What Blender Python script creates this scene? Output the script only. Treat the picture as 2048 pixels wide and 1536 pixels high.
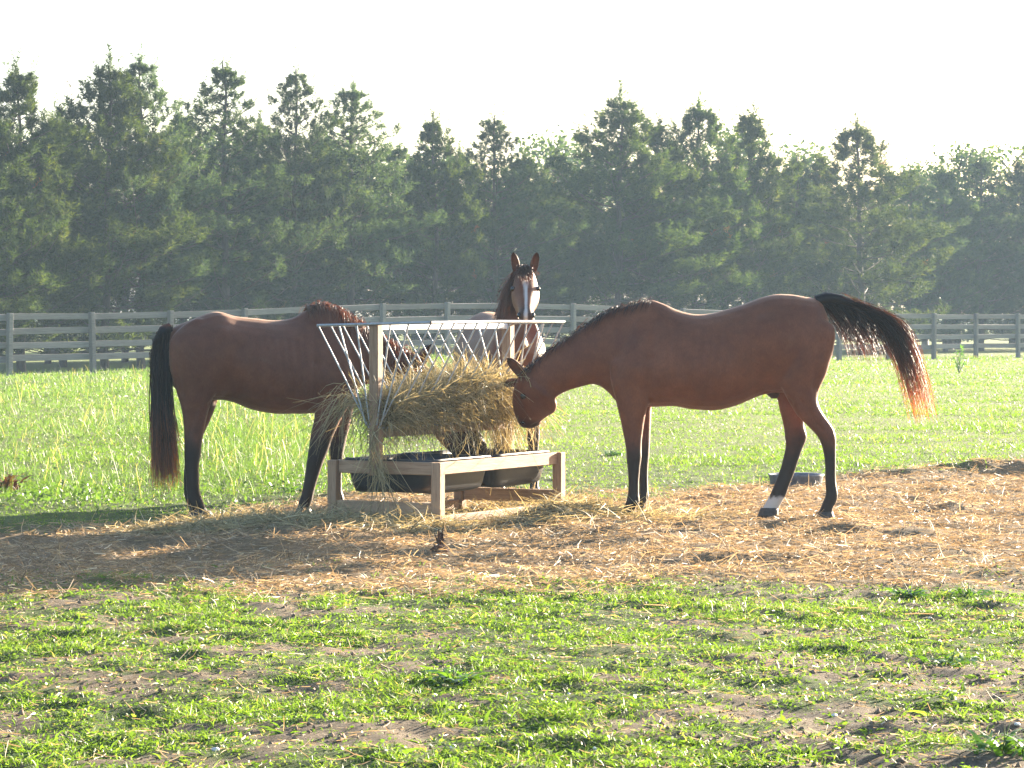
import bpy, bmesh, math, random
import numpy as np
from mathutils import Vector, Matrix

for o in list(bpy.data.objects):
    bpy.data.objects.remove(o)
SC = bpy.context.scene
COL = SC.collection
RNG = np.random.default_rng(7)

# ------------------------------------------------------------------ camera
F = 6160.0            # focal length in photo pixels (2048 wide): a zoomed compact camera
CAMZ = 1.4            # eye height
VH = 625.0            # photo row of the horizon
cam = bpy.data.cameras.new('camera')
cam.sensor_width = 36.0
cam.lens = 36.0 * F / 2048.0
cam.shift_y = -(768.0 - VH) / 2048.0
cam.clip_start = 0.1
cam.clip_end = 3000.0
camo = bpy.data.objects.new('camera', cam)
COL.objects.link(camo)
camo.location = (0, 0, CAMZ)
camo.rotation_euler = (math.radians(90), 0, 0)
SC.camera = camo

# ------------------------------------------------------------------ light
SUN_EL = math.radians(11.5)
SUN_AZ = math.atan2(0.64, 0.77)        # to the right of the view direction (+Y)
w = bpy.data.worlds.new('World')
SC.world = w
w.use_nodes = True
nt = w.node_tree
nt.nodes.clear()
wo = nt.nodes.new('ShaderNodeOutputWorld')
bg = nt.nodes.new('ShaderNodeBackground')
sky = nt.nodes.new('ShaderNodeTexSky')
sky.sky_type = 'NISHITA'
sky.sun_disc = False
sky.sun_elevation = SUN_EL
sky.sun_rotation = SUN_AZ
sky.dust_density = 2.5
sky.air_density = 1.0
sky.ozone_density = 2.5
bg.inputs['Strength'].default_value = 0.070
nt.links.new(sky.outputs[0], bg.inputs[0])
nt.links.new(bg.outputs[0], wo.inputs[0])

sl = bpy.data.lights.new('sun', 'SUN')
sl.energy = 5.0
sl.angle = math.radians(0.6)
sl.color = (1.0, 0.85, 0.66)
so = bpy.data.objects.new('sun', sl)
COL.objects.link(so)
sdir = Vector((math.sin(SUN_AZ) * math.cos(SUN_EL), math.cos(SUN_AZ) * math.cos(SUN_EL), math.sin(SUN_EL)))
so.rotation_euler = sdir.to_track_quat('Z', 'Y').to_euler()
so.location = sdir * 60

HAZE_DENSITY = 0.0005
vs = SC.view_settings
vs.view_transform = 'Standard'
vs.look = 'None'
vs.exposure = 3.0
vs.gamma = 1.0
vs.use_curve_mapping = False
SC.render.engine = 'CYCLES'
cy = SC.cycles
cy.use_denoising = True
try:
    cy.denoiser = 'OPENIMAGEDENOISE'
except Exception:
    pass
cy.max_bounces = 6
cy.diffuse_bounces = 3
cy.glossy_bounces = 2
cy.transmission_bounces = 4
cy.volume_bounces = 1
cy.transparent_max_bounces = 8
cy.sample_clamp_indirect = 6.0
cy.caustics_reflective = False
cy.caustics_refractive = False

# ------------------------------------------------------------------ helpers
def vx(u, d):
    return (u - 1024.0) / F * d

def gd(v):
    return F * CAMZ / (v - VH)           # depth of a flat-ground photo row

def px(u, v, d):
    return np.array([(u - 1024.0) / F * d, d, CAMZ - (v - VH) / F * d])

def obj(name, me, mat=None, parent=None, label=None, cat=None, group=None, kind=None, loc=None):
    o = bpy.data.objects.new(name, me)
    COL.objects.link(o)
    if me is not None and mat is not None and len(me.materials) == 0:
        me.materials.append(mat)
    if parent is not None:
        o.parent = parent
    if loc is not None:
        o.location = loc
    if label: o['label'] = label
    if cat: o['category'] = cat
    if group: o['group'] = group
    if kind: o['kind'] = kind
    return o

def mkmesh(name, verts, faces, smooth=False, attrs=None):
    """verts (N,3); faces (M,3) or (M,4) int array, or a list of such arrays"""
    verts = np.asarray(verts, dtype=np.float32).reshape(-1, 3)
    if not isinstance(faces, list):
        faces = [faces]
    faces = [np.asarray(f, dtype=np.int32) for f in faces if len(f)]
    me = bpy.data.meshes.new(name)
    me.vertices.add(len(verts))
    me.vertices.foreach_set('co', verts.ravel())
    nl = sum(f.size for f in faces)
    npoly = sum(len(f) for f in faces)
    me.loops.add(nl)
    me.loops.foreach_set('vertex_index', np.concatenate([f.ravel() for f in faces]))
    me.polygons.add(npoly)
    tot = np.concatenate([np.full(len(f), f.shape[1], np.int32) for f in faces])
    start = np.concatenate([[0], np.cumsum(tot)[:-1]]).astype(np.int32)
    me.polygons.foreach_set('loop_start', start)
    me.polygons.foreach_set('loop_total', tot)
    if smooth:
        me.polygons.foreach_set('use_smooth', np.ones(npoly, dtype=bool))
    me.update(calc_edges=True)
    if attrs:
        for k, a in attrs.items():
            at = me.attributes.new(k, 'FLOAT', 'POINT')
            at.data.foreach_set('value', np.asarray(a, np.float32).ravel())
    return me

class Acc:
    """collects vertex and face arrays for one mesh"""
    def __init__(s):
        s.v = []; s.f = {3: [], 4: []}; s.n = 0; s.a = {}
    def add(s, v, f, **attrs):
        v = np.asarray(v, float).reshape(-1, 3); f = np.asarray(f, int)
        s.v.append(v); s.f[f.shape[1]].append(f + s.n)
        for k, a in attrs.items():
            s.a.setdefault(k, []).append(np.broadcast_to(np.asarray(a, float).ravel() if np.ndim(a) else np.full(len(v), a), (len(v),)))
        s.n += len(v)
    def mesh(s, name, smooth=False):
        fs = [np.concatenate(x) for x in s.f.values() if x]
        at = {k: np.concatenate(a) for k, a in s.a.items()}
        return mkmesh(name, np.concatenate(s.v), fs, smooth, at)

def norm(a):
    return a / (np.linalg.norm(a, axis=-1, keepdims=True) + 1e-9)

def ribbons(P, D, L, W, segs=3, bend=None, side=None, taper=True, tipw=0.0):
    """curved strips. P,D,bend (N,3); L,W (N,). Returns verts, quads, t, idx"""
    N = len(P)
    D = norm(D)
    if bend is None:
        bend = np.zeros_like(P)
    if side is None:
        side = np.cross(D, RNG.normal(size=(N, 3)))
    side = norm(side)
    t = np.linspace(0, 1, segs + 1)
    C = P[:, None, :] + (D[:, None, :] * t[None, :, None] + bend[:, None, :] * (t ** 2)[None, :, None]) * L[:, None, None]
    wid = (1 - (1 - tipw) * t ** 1.5) if taper else np.ones_like(t)
    off = side[:, None, :] * (W[:, None] * 0.5 * wid[None, :])[:, :, None]
    V = np.stack([C - off, C + off], axis=2)           # N, segs+1, 2, 3
    base = (np.arange(N) * (segs + 1) * 2)[:, None]
    k = np.arange(segs)[None, :] * 2
    q = np.stack([base + k, base + k + 1, base + k + 3, base + k + 2], axis=-1).reshape(-1, 4)
    tt = np.broadcast_to(t[None, :, None], (N, segs + 1, 2)).ravel()
    ii = np.repeat(np.arange(N), (segs + 1) * 2)
    return V.reshape(-1, 3), q, tt, ii

def catmull(A, sub):
    A = np.asarray(A, float)
    n = len(A)
    out = []
    for i in range(n - 1):
        p0 = A[max(i - 1, 0)]; p1 = A[i]; p2 = A[i + 1]; p3 = A[min(i + 2, n - 1)]
        for k in range(sub):
            t = k / sub
            out.append(0.5 * ((2 * p1) + (-p0 + p2) * t + (2 * p0 - 5 * p1 + 4 * p2 - p3) * t * t + (-p0 + 3 * p1 - 3 * p2 + p3) * t ** 3))
    out.append(A[-1])
    return np.array(out)

def loft(rings, nseg=20, sub=4, caps=True, power=1.0):
    """rings: list of (center3, A3, B3[, skew]) -> verts, quads, tris"""
    R = np.array([np.concatenate([r[0], r[1], r[2], [r[3] if len(r) > 3 else 0.0]]) for r in rings])
    R = catmull(R, sub) if sub > 1 else R
    th = np.linspace(0, 2 * np.pi, nseg, endpoint=False)
    c, s = np.cos(th), np.sin(th)
    V = R[:, None, 0:3] + R[:, None, 3:6] * c[None, :, None] + R[:, None, 6:9] * (s[None, :] * (1 - R[:, 9:10] * c[None, :]))[:, :, None]
    m = len(R)
    i = np.arange(m - 1)[:, None] * nseg; j = np.arange(nseg)[None, :]; j2 = (j + 1) % nseg
    q = np.stack([i + j, i + j2, i + nseg + j2, i + nseg + j], -1).reshape(-1, 4)
    V = V.reshape(-1, 3)
    tr = np.zeros((0, 3), int)
    if caps:
        n = len(V)
        V = np.concatenate([V, R[0:1, 0:3], R[-1:, 0:3]])
        a = np.arange(nseg); b = (a + 1) % nseg
        o2 = (m - 1) * nseg
        tr = np.concatenate([np.stack([b, a, np.full(nseg, n)], -1), np.stack([o2 + a, o2 + b, np.full(nseg, n + 1)], -1)])
    return V, q, tr

def tube(acc, pts, rad, nseg=6, **attrs):
    pts = np.asarray(pts, float)
    rad = np.broadcast_to(np.asarray(rad, float), (len(pts),))
    T = np.gradient(pts, axis=0); T = norm(T)
    ref = np.array([0.31, 0.17, 0.93]) if abs(T[0] @ np.array([0.31, 0.17, 0.93])) < 0.9 else np.array([1.0, 0, 0])
    A = norm(np.cross(T, ref)); B = np.cross(T, A)
    th = np.linspace(0, 2 * np.pi, nseg, endpoint=False)
    V = pts[:, None] + rad[:, None, None] * (A[:, None] * np.cos(th)[None, :, None] + B[:, None] * np.sin(th)[None, :, None])
    m = len(pts)
    i = np.arange(m - 1)[:, None] * nseg; j = np.arange(nseg)[None, :]; j2 = (j + 1) % nseg
    q = np.stack([i + j, i + j2, i + nseg + j2, i + nseg + j], -1).reshape(-1, 4)
    acc.add(V.reshape(-1, 3), q, **attrs)

def box_mesh(name, sx, sy, sz, bev=0.004, jitter=0.0, rng=None):
    bm = bmesh.new()
    bmesh.ops.create_cube(bm, size=1.0)
    for v in bm.verts:
        v.co.x *= sx; v.co.y *= sy; v.co.z *= sz
        if jitter and rng is not None:
            v.co.x += rng.uniform(-jitter, jitter); v.co.y += rng.uniform(-jitter, jitter)*.3; v.co.z += rng.uniform(-jitter, jitter)
    if bev > 0:
        bmesh.ops.bevel(bm, geom=bm.edges[:], offset=bev, segments=1, affect='EDGES')
    me = bpy.data.meshes.new(name)
    bm.to_mesh(me); bm.free()
    return me

# value noise -------------------------------------------------------
_T = np.random.default_rng(11).random((256, 256))
def vnoise(x, y, s=1.0, ox=0.0, oy=0.0):
    x = np.asarray(x, float) / s + ox + 1000.0; y = np.asarray(y, float) / s + oy + 1000.0
    xi = np.floor(x).astype(int); yi = np.floor(y).astype(int)
    fx = x - xi; fy = y - yi
    fx = fx * fx * (3 - 2 * fx); fy = fy * fy * (3 - 2 * fy)
    g = lambda a, b: _T[a % 256, b % 256]
    return (g(xi, yi) * (1 - fx) + g(xi + 1, yi) * fx) * (1 - fy) + (g(xi, yi + 1) * (1 - fx) + g(xi + 1, yi + 1) * fx) * fy

def fbm(x, y, s, o=4, ox=0.0):
    r = 0; a = 1; t = 0
    for k in range(o):
        r = r + a * vnoise(x, y, s / 2 ** k, ox + 17.3 * k, ox * 0.7 + 5.1 * k); t += a; a *= 0.55
    return r / t

def sstep(a, b, x):
    t = np.clip((np.asarray(x, float) - a) / (b - a), 0, 1)
    return t * t * (3 - 2 * t)

# ------------------------------------------------------------------ the lie of the land
def to_uv(x, y):
    y = np.maximum(np.asarray(y, float), 1.0)
    return 1024.0 + np.asarray(x, float) / y * F, VH + F * CAMZ / y

FAR_U = [-800, 0, 200, 400, 600, 700, 1100, 1250, 1500, 1650, 2048, 2900]
FAR_V = [1085, 1062, 1050, 1032, 1004, 990, 990, 985, 964, 950, 926, 905]
NEAR_U = [-800, 0, 300, 450, 700, 1000, 1300, 1500, 2048, 2900]
NEAR_V = [1190, 1186, 1198, 1206, 1200, 1196, 1186, 1170, 1150, 1140]

def straw_mask(x, y):
    u, v = to_uv(x, y)
    n = (fbm(x, y, 0.9, 4, 3.0) - 0.5)
    fv = np.interp(u, FAR_U, FAR_V); nv = np.interp(u, NEAR_U, NEAR_V)
    m = sstep(-9, 14, v - fv + n * 46) * sstep(-22, 30, nv - v + n * 110)
    return m * sstep(-2600, -1200, u) * (1 - sstep(3200, 4200, u))

def dirt_mask(x, y):
    u, v = to_uv(x, y)
    n = fbm(x, y, 0.36, 5, 9.0)
    band = sstep(1200, 1500, u) * sstep(1080, 1140, v) * (1 - sstep(1200, 1270, v))
    patch = sstep(0.555, 0.635, n + 0.12 * sstep(1250, 1500, v) * sstep(400, 2000, u) + 0.06 * sstep(1300, 1500, v) - 0.06 * (1 - sstep(1150, 1230, v))) * sstep(1130, 1200, v)
    return np.clip(np.maximum(band * (0.55 + 0.9 * (n - 0.3)), patch), 0, 1)

MOUNDS = []
def _m(u, v, rx, ry, h):
    d = gd(v); MOUNDS.append((vx(u, d), d, rx, ry, h))
_m(1980, 945, .75, .35, .085); _m(1790, 950, .55, .3, .05); _m(2200, 940, .9, .4, .09)
_m(1690, 1062, .17, .16, .055); _m(1835, 1072, .2, .15, .06); _m(1900, 1020, .2, .2, .045)
_m(520, 1108, .33, .3, .07); _m(1130, 1045, .30, .3, .11); _m(545, 1066, .40, .35, .055); _m(640, 1075, .35, .3, .04); _m(450, 1085, .4, .3, .04)
_m(1430, 1000, .12, .12, .05); _m(1330, 1012, .2, .2, .035); _m(1000, 985, .35, .3, .08); _m(1180, 1062, .25, .2, .03)
_m(880, 1110, .25, .2, .03); _m(1500, 1120, .4, .2, .03)

FLAT = [(vx(u, d), d, .11) for u, d in ((1255, 20.82), (1276, 21.08), (1645, 20.82), (1540, 21.08), (398, 21.0), (410, 21.24), (598, 21.25), (692, 21.6), (1066, 23.5), (1000, 23.5))]
def ground_z(x, y):
    x = np.asarray(x, float); y = np.asarray(y, float)
    z = 0.30 * np.exp(-((x + 0.6) / 6.3) ** 2) * sstep(42, 76, y) * (1 - 0.6 * sstep(95, 160, y))
    near = 1 - sstep(40, 70, y)
    z = z + near * 0.05 * (fbm(x, y, 1.3, 3, 1.0) - 0.5)
    sm = straw_mask(x, y) * near
    z = z + sm * (0.0 + 0.075 * (fbm(x, y, 0.42, 3, 6.0) - 0.5))
    z = z + (1 - sm) * near * 0.05 * (fbm(x, y, 0.22, 3, 2.0) - 0.5) * sstep(1000, 1150, to_uv(x, y)[1])
    nr = near * sstep(700, 1000, to_uv(x, y)[1])
    z = z + nr * (.022 * (fbm(x, y, .10, 2, 12.0) - .5) + .05 * np.maximum(fbm(x, y, .19, 2, 14.0) - .62, 0))
    for mx, my, rx, ry, h in MOUNDS:
        e = ((x - mx) / rx) ** 2 + ((y - my) / ry) ** 2
        z = z + h * np.exp(-e) * (0.7 + 0.6 * vnoise(x, y, 0.12))
    for fx_, fy_, fr_ in FLAT:                      # trodden level where hooves and the feeder stand
        e = np.clip(1.6 - np.hypot(x - fx_, y - fy_) / fr_, 0, 1)
        z = z * (1 - e) + e * np.clip(z, -.02, .006)
    l_ = (x + .48) * .475 + (y - 19.98) * .88; w_ = (x + .48) * -.88 + (y - 19.98) * .475
    e = np.clip(1.2 - np.maximum(np.maximum(-l_, l_ - 1.7), np.maximum(-w_, w_ - .79)) / .14, 0, 1)
    return z * (1 - e) + e * np.clip(z * .3, -.01, .02)

# ------------------------------------------------------------------ materials
def new_mat(name):
    m = bpy.data.materials.new(name); m.use_nodes = True
    n = m.node_tree; n.nodes.clear()
    out = n.nodes.new('ShaderNodeOutputMaterial')
    return m, n, out

def pbsdf(n, col=(.5, .5, .5), rough=.6, spec=.5, **kw):
    b = n.nodes.new('ShaderNodeBsdfPrincipled')
    b.inputs['Base Color'].default_value = (*col, 1)
    b.inputs['Roughness'].default_value = rough
    b.inputs['Specular IOR Level'].default_value = spec
    for k, v in kw.items():
        b.inputs[k].default_value = v
    return b

def attr(n, name):
    a = n.nodes.new('ShaderNodeAttribute'); a.attribute_name = name
    return a.outputs['Fac']

def ramp(n, fac, stops, interp='LINEAR'):
    r = n.nodes.new('ShaderNodeValToRGB')
    r.color_ramp.interpolation = interp
    el = r.color_ramp.elements
    while len(el) < len(stops): el.new(0.5)
    for e, (p, c) in zip(el, stops):
        e.position = p; e.color = (*c, 1)
    if fac is not None: n.links.new(fac, r.inputs[0])
    return r.outputs[0]

def noise(n, scale, detail=4, coord=None, rough=.6, dist=0.0, sc3=None):
    t = n.nodes.new('ShaderNodeTexNoise')
    t.inputs['Scale'].default_value = scale; t.inputs['Detail'].default_value = detail
    t.inputs['Roughness'].default_value = rough; t.inputs['Distortion'].default_value = dist
    if coord is None:
        tc = n.nodes.new('ShaderNodeTexCoord'); coord = tc.outputs['Object']
    if sc3:
        mp = n.nodes.new('ShaderNodeMapping'); mp.inputs['Scale'].default_value = sc3
        n.links.new(coord, mp.inputs[0]); coord = mp.outputs[0]
    n.links.new(coord, t.inputs['Vector'])
    return t.outputs['Fac']

def mix(n, fac, a, b, mode='MIX'):
    m = n.nodes.new('ShaderNodeMix'); m.data_type = 'RGBA'; m.blend_type = mode
    for k, s in ((0, fac), (6, a), (7, b)):
        if isinstance(s, (int, float)): m.inputs[k].default_value = s
        elif isinstance(s, tuple): m.inputs[k].default_value = (*s, 1)
        else: n.links.new(s, m.inputs[k])
    return m.outputs[2]

def bump(n, h, strength=.3, dist=.01):
    b = n.nodes.new('ShaderNodeBump'); b.inputs['Strength'].default_value = strength; b.inputs['Distance'].default_value = dist
    n.links.new(h, b.inputs['Height'])
    return b.outputs[0]

def leafy(name, stops, trans=.4, rough=.45, spec=.4, tcol=(1.2, 1.25, .45), attrn='rnd', tstops=None, objvar=False):
    """thin leaf or strand: reflects and lets light through"""
    m, n, out = new_mat(name)
    col = ramp(n, attr(n, attrn), stops)
    if objvar:
        oi = n.nodes.new('ShaderNodeObjectInfo'); hs = n.nodes.new('ShaderNodeHueSaturation')
        for k_, lo, hi in (('Value', .72, 1.3), ('Hue', .485, .515)):
            mr = n.nodes.new('ShaderNodeMapRange'); mr.inputs[3].default_value = lo; mr.inputs[4].default_value = hi
            n.links.new(oi.outputs['Random'], mr.inputs[0]); n.links.new(mr.outputs[0], hs.inputs[k_])
        n.links.new(col, hs.inputs['Color']); col = hs.outputs[0]
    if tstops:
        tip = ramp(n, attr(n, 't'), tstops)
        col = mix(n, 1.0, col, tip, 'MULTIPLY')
    b = pbsdf(n, rough=rough, spec=spec)
    n.links.new(col, b.inputs['Base Color'])
    t = n.nodes.new('ShaderNodeBsdfTranslucent')
    n.links.new(mix(n, 1.0, col, tcol, 'MULTIPLY'), t.inputs[0])
    s = n.nodes.new('ShaderNodeMixShader'); s.inputs[0].default_value = trans
    n.links.new(b.outputs[0], s.inputs[1]); n.links.new(t.outputs[0], s.inputs[2])
    n.links.new(s.outputs[0], out.inputs[0])
    return m

M = {}
M['grass'] = leafy('grass_blades', [(0, (.075, .13, .022)), (.55, (.12, .20, .035)), (.85, (.19, .25, .06)), (1, (.32, .28, .13))], .5, .5, .35)
M['meadow'] = leafy('meadow_grass', [(0, (.06, .115, .03)), (.5, (.10, .17, .045)), (.8, (.16, .21, .075)), (1, (.34, .28, .19))], .45, .5, .35)
M['weed'] = leafy('weed_leaf', [(0, (.05, .12, .02)), (1, (.10, .20, .03))], .45, .35, .5)
M['redweed'] = leafy('rusty_leaf', [(0, (.08, .03, .018)), (.6, (.13, .05, .028)), (1, (.07, .08, .025))], .25, .6, .2)
M['straw'] = leafy('straw', [(0, (.15, .108, .066)), (.4, (.34, .238, .135)), (.75, (.52, .39, .235)), (1, (.68, .58, .42))], .25, .6, .25, (1.1, 1.0, .8))
M['hay'] = leafy('hay', [(0, (.13, .115, .06)), (.45, (.30, .255, .14)), (.75, (.46, .385, .225)), (1, (.66, .58, .38))], .3, .6, .25, (1.15, 1.0, .7))
M['needle'] = leafy('pine_needles', [(0, (.016, .036, .017)), (.6, (.040, .072, .028)), (.93, (.085, .12, .042)), (.97, (.10, .11, .05)), (1, (.20, .09, .045))], .45, .75, .1, (1.7, 1.45, .5), objvar=True)
M['needle2'] = leafy('pine_needles_blue', [(0, (.018, .040, .024)), (.6, (.037, .068, .038)), (.95, (.075, .11, .053)), (1, (.13, .11, .06))], .45, .75, .1, (1.7, 1.45, .6), objvar=True)
M['leaf'] = leafy('tree_leaves', [(0, (.035, .06, .022)), (.6, (.06, .10, .03)), (1, (.11, .14, .05))], .35, .5, .35)
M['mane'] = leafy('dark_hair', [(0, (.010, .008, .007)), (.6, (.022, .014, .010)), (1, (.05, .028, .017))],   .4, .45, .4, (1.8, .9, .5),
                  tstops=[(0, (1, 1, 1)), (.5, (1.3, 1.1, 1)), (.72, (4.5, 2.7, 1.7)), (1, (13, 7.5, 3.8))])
M['brownmane'] = leafy('brown_hair', [(0, (.05, .025, .014)), (.6, (.09, .045, .024)), (1, (.15, .08, .045))], .3, .4, .5, (1.5, .9, .6),
                  tstops=[(0, (.6, .6, .6)), (1, (1.6, 1.4, 1.3))])

def m_wood(name, c1, c2, grain=(1, 14, 14), rough=.75):
    m, n, out = new_mat(name)
    tc = n.nodes.new('ShaderNodeTexCoord')
    oi = n.nodes.new('ShaderNodeObjectInfo')
    add = n.nodes.new('ShaderNodeVectorMath'); add.operation = 'ADD'
    sc = n.nodes.new('ShaderNodeVectorMath'); sc.operation = 'SCALE'; sc.inputs['Scale'].default_value = 37.0
    cmb = n.nodes.new('ShaderNodeCombineXYZ')
    for k in range(3): n.links.new(oi.outputs['Random'], cmb.inputs[k])
    n.links.new(cmb.outputs[0], sc.inputs[0])
    n.links.new(tc.outputs['Object'], add.inputs[0]); n.links.new(sc.outputs[0], add.inputs[1])
    g = noise(n, 5.0, 6, add.outputs[0], .65, 1.2, grain)
    g2 = noise(n, 2.0, 3, add.outputs[0])
    col = ramp(n, g, [(.25, c1), (.55, c2), (.8, tuple(min(1, x * 1.25) for x in c2))])
    col = mix(n, ramp_f(n, g2), col, tuple(x * .72 for x in c1))
    hs = n.nodes.new('ShaderNodeHueSaturation')
    mr = n.nodes.new('ShaderNodeMapRange'); mr.inputs[3].default_value = .8; mr.inputs[4].default_value = 1.18
    n.links.new(oi.outputs['Random'], mr.inputs[0]); n.links.new(mr.outputs[0], hs.inputs['Value']); n.links.new(col, hs.inputs['Color'])
    b = pbsdf(n, rough=rough, spec=.3)
    n.links.new(hs.outputs[0], b.inputs['Base Color'])
    n.links.new(bump(n, g, .5, .004), b.inputs['Normal'])
    n.links.new(b.outputs[0], out.inputs[0])
    return m

def ramp_f(n, fac):
    r = n.nodes.new('ShaderNodeMapRange'); r.inputs[1].default_value = .55; r.inputs[2].default_value = .8; r.inputs[4].default_value = .5
    n.links.new(fac, r.inputs[0]); return r.outputs[0]

M['fence'] = m_wood('weathered_board', (.10, .093, .083), (.20, .188, .168))
M['lumber'] = m_wood('feeder_lumber', (.22, .125, .07), (.37, .235, .145))
M['bark'] = m_wood('pine_bark', (.035, .028, .022), (.085, .065, .05), (6, 6, 1))

def m_simple(name, col, rough, spec=.5, metal=0.0, nscale=30, var=.35, bmp=.15):
    m, n, out = new_mat(name)
    g = noise(n, nscale, 5)
    c = ramp(n, g, [(.3, tuple(x * (1 - var) for x in col)), (.7, tuple(min(1, x * (1 + var)) for x in col))])
    b = pbsdf(n, rough=rough, spec=spec); b.inputs['Metallic'].default_value = metal
    n.links.new(c, b.inputs['Base Color'])
    n.links.new(bump(n, g, bmp, .003), b.inputs['Normal'])
    n.links.new(b.outputs[0], out.inputs[0])
    return m

M['metal'] = m_simple('galvanised_rod', (.36, .36, .36), .48, .5, .55, 40, .25)
M['sunlit_wood'] = m_simple('sunlit_ridge_wood', (.58, .56, .55), .6, .4, 0, 14, .2)  # sunlight on the wooden ridge beam, put into its whitish colour
M['blackplastic'] = m_simple('black_plastic', (.018, .018, .02), .38, .5, 0, 25, .3)
M['greyrubber'] = m_simple('grey_rubber', (.13, .135, .15), .5, .4, 0, 30, .3)
M['hoof'] = m_simple('hoof_horn', (.045, .036, .03), .55, .4, 0, 60, .4)
M['eye'] = m_simple('eye_dark', (.008, .006, .005), .08, .6, 0, 20, .2, 0)
M['pebble'] = m_simple('white_pebble', (.62, .59, .54), .6, .4, 0, 50, .25)
M['dirtclump'] = m_simple('brown_clump', (.10, .05, .03), .9, .2, 0, 40, .5, .5)
M['dry'] = m_simple('dried_stalk', (.17, .09, .05), .8, .2, 0, 40, .4, .3)
M['haycore'] = m_simple('packed_hay', (.12, .088, .042), .9, .15, 0, 45, .7, 1.0)

def m_ground():
    m, n, out = new_mat('pasture_ground')
    tc = n.nodes.new('ShaderNodeTexCoord'); co = tc.outputs['Object']
    nf = noise(n, 60, 8, co, .78); nm = noise(n, 6, 5, co); nl = noise(n, .6, 4, co)
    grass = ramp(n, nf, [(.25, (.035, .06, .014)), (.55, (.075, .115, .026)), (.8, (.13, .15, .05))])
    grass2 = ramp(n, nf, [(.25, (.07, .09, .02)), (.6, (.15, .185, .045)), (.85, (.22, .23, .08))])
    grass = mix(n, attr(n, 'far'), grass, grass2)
    grass = mix(n, ramp_f(n, nl), grass, (.15, .14, .06))
    dirt = ramp(n, nf, [(.25, (.085, .064, .042)), (.5, (.19, .148, .10)), (.8, (.33, .27, .19))])
    dirt = mix(n, ramp_f(n, nm), dirt, (.12, .085, .06))
    straw = ramp(n, nf, [(.25, (.11, .078, .046)), (.5, (.26, .178, .098)), (.8, (.43, .31, .175))])
    c = mix(n, attr(n, 'dirt'), grass, dirt)
    c = mix(n, attr(n, 'straw'), c, straw)
    b = pbsdf(n, rough=.95, spec=.12)
    n.links.new(c, b.inputs['Base Color'])
    n.links.new(bump(n, nf, 1.0, .035), b.inputs['Normal'])
    n.links.new(b.outputs[0], out.inputs[0])
    return m
M['ground'] = m_ground()

def m_coat(name, body, dark, paler):
    m, n, out = new_mat(name)
    tc = n.nodes.new('ShaderNodeTexCoord'); co = tc.outputs['Object']
    big = noise(n, 3.5, 4, co, .55); fine = noise(n, 150, 4, co, .7, 0, (1, 1, .35))
    base = ramp(n, big, [(.3, dark), (.55, body), (.8, paler)])  # three brown tones of the coat, spread at random
    mid = noise(n, 14, 5, co, .65)
    base = mix(n, .5, base, ramp(n, mid, [(.3, (.78, .76, .75)), (.7, (1.2, 1.18, 1.15))]), 'MULTIPLY')
    dust = noise(n, 5, 6, co, .7, .6)
    dm_ = n.nodes.new('ShaderNodeMapRange'); dm_.inputs[1].default_value = .58; dm_.inputs[2].default_value = .78; dm_.inputs[4].default_value = .16
    n.links.new(dust, dm_.inputs[0]); base = mix(n, dm_.outputs[0], base, (.26, .17, .11))
    base = mix(n, .5, base, ramp(n, fine, [(.3, (.55, .55, .55)), (.7, (1.25, 1.25, 1.25))]), 'MULTIPLY')
    c = mix(n, attr(n, 'black'), base, (.020, .013, .010))
    c = mix(n, attr(n, 'white'), c, (.50, .46, .42))
    b = pbsdf(n, rough=.55, spec=.2)
    b.inputs['Sheen Weight'].default_value = .22
    b.inputs['Sheen Roughness'].default_value = .35
    b.inputs['Sheen Tint'].default_value = (1.0, .72, .5, 1)
    n.links.new(c, b.inputs['Base Color'])
    n.links.new(bump(n, fine, .45, .004), b.inputs['Normal'])
    n.links.new(b.outputs[0], out.inputs[0])
    return m
M['coat_a'] = m_coat('bay_coat', (.165, .054, .024), (.125, .040, .019), (.20, .070, .032))
M['coat_b'] = m_coat('dark_bay_coat', (.135, .047, .024), (.105, .037, .019), (.165, .060, .030))
M['coat_c'] = m_coat('bright_bay_coat', (.155, .056, .025), (.12, .043, .020), (.19, .072, .034))

# ------------------------------------------------------------------ ground
def axis(fine0, fine1, step, lo, hi, grow=1.13):
    a = list(np.arange(fine0, fine1 + 1e-6, step))
    s = step; p = fine1
    while p < hi:
        s *= grow; p += s; a.append(min(p, hi))
    s = step; p = fine0
    while p > lo:
        s *= grow; p -= s; a.insert(0, max(p, lo))
    return np.array(a)
gx = axis(-5.2, 5.2, 0.045, -330, 330); gy = axis(8.8, 27.5, 0.05, -40, 620, 1.1)
GX, GY = np.meshgrid(gx, gy)
GZ = ground_z(GX, GY)
nx_, ny_ = len(gx), len(gy)
i = np.arange(ny_ - 1)[:, None] * nx_; j = np.arange(nx_ - 1)[None, :]
gq = np.stack([i + j, i + j + 1, i + nx_ + j + 1, i + nx_ + j], -1).reshape(-1, 4)
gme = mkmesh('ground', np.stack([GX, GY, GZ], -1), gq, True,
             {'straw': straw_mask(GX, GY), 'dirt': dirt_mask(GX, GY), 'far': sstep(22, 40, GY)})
obj('ground', gme, M['ground'], kind='structure')

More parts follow.
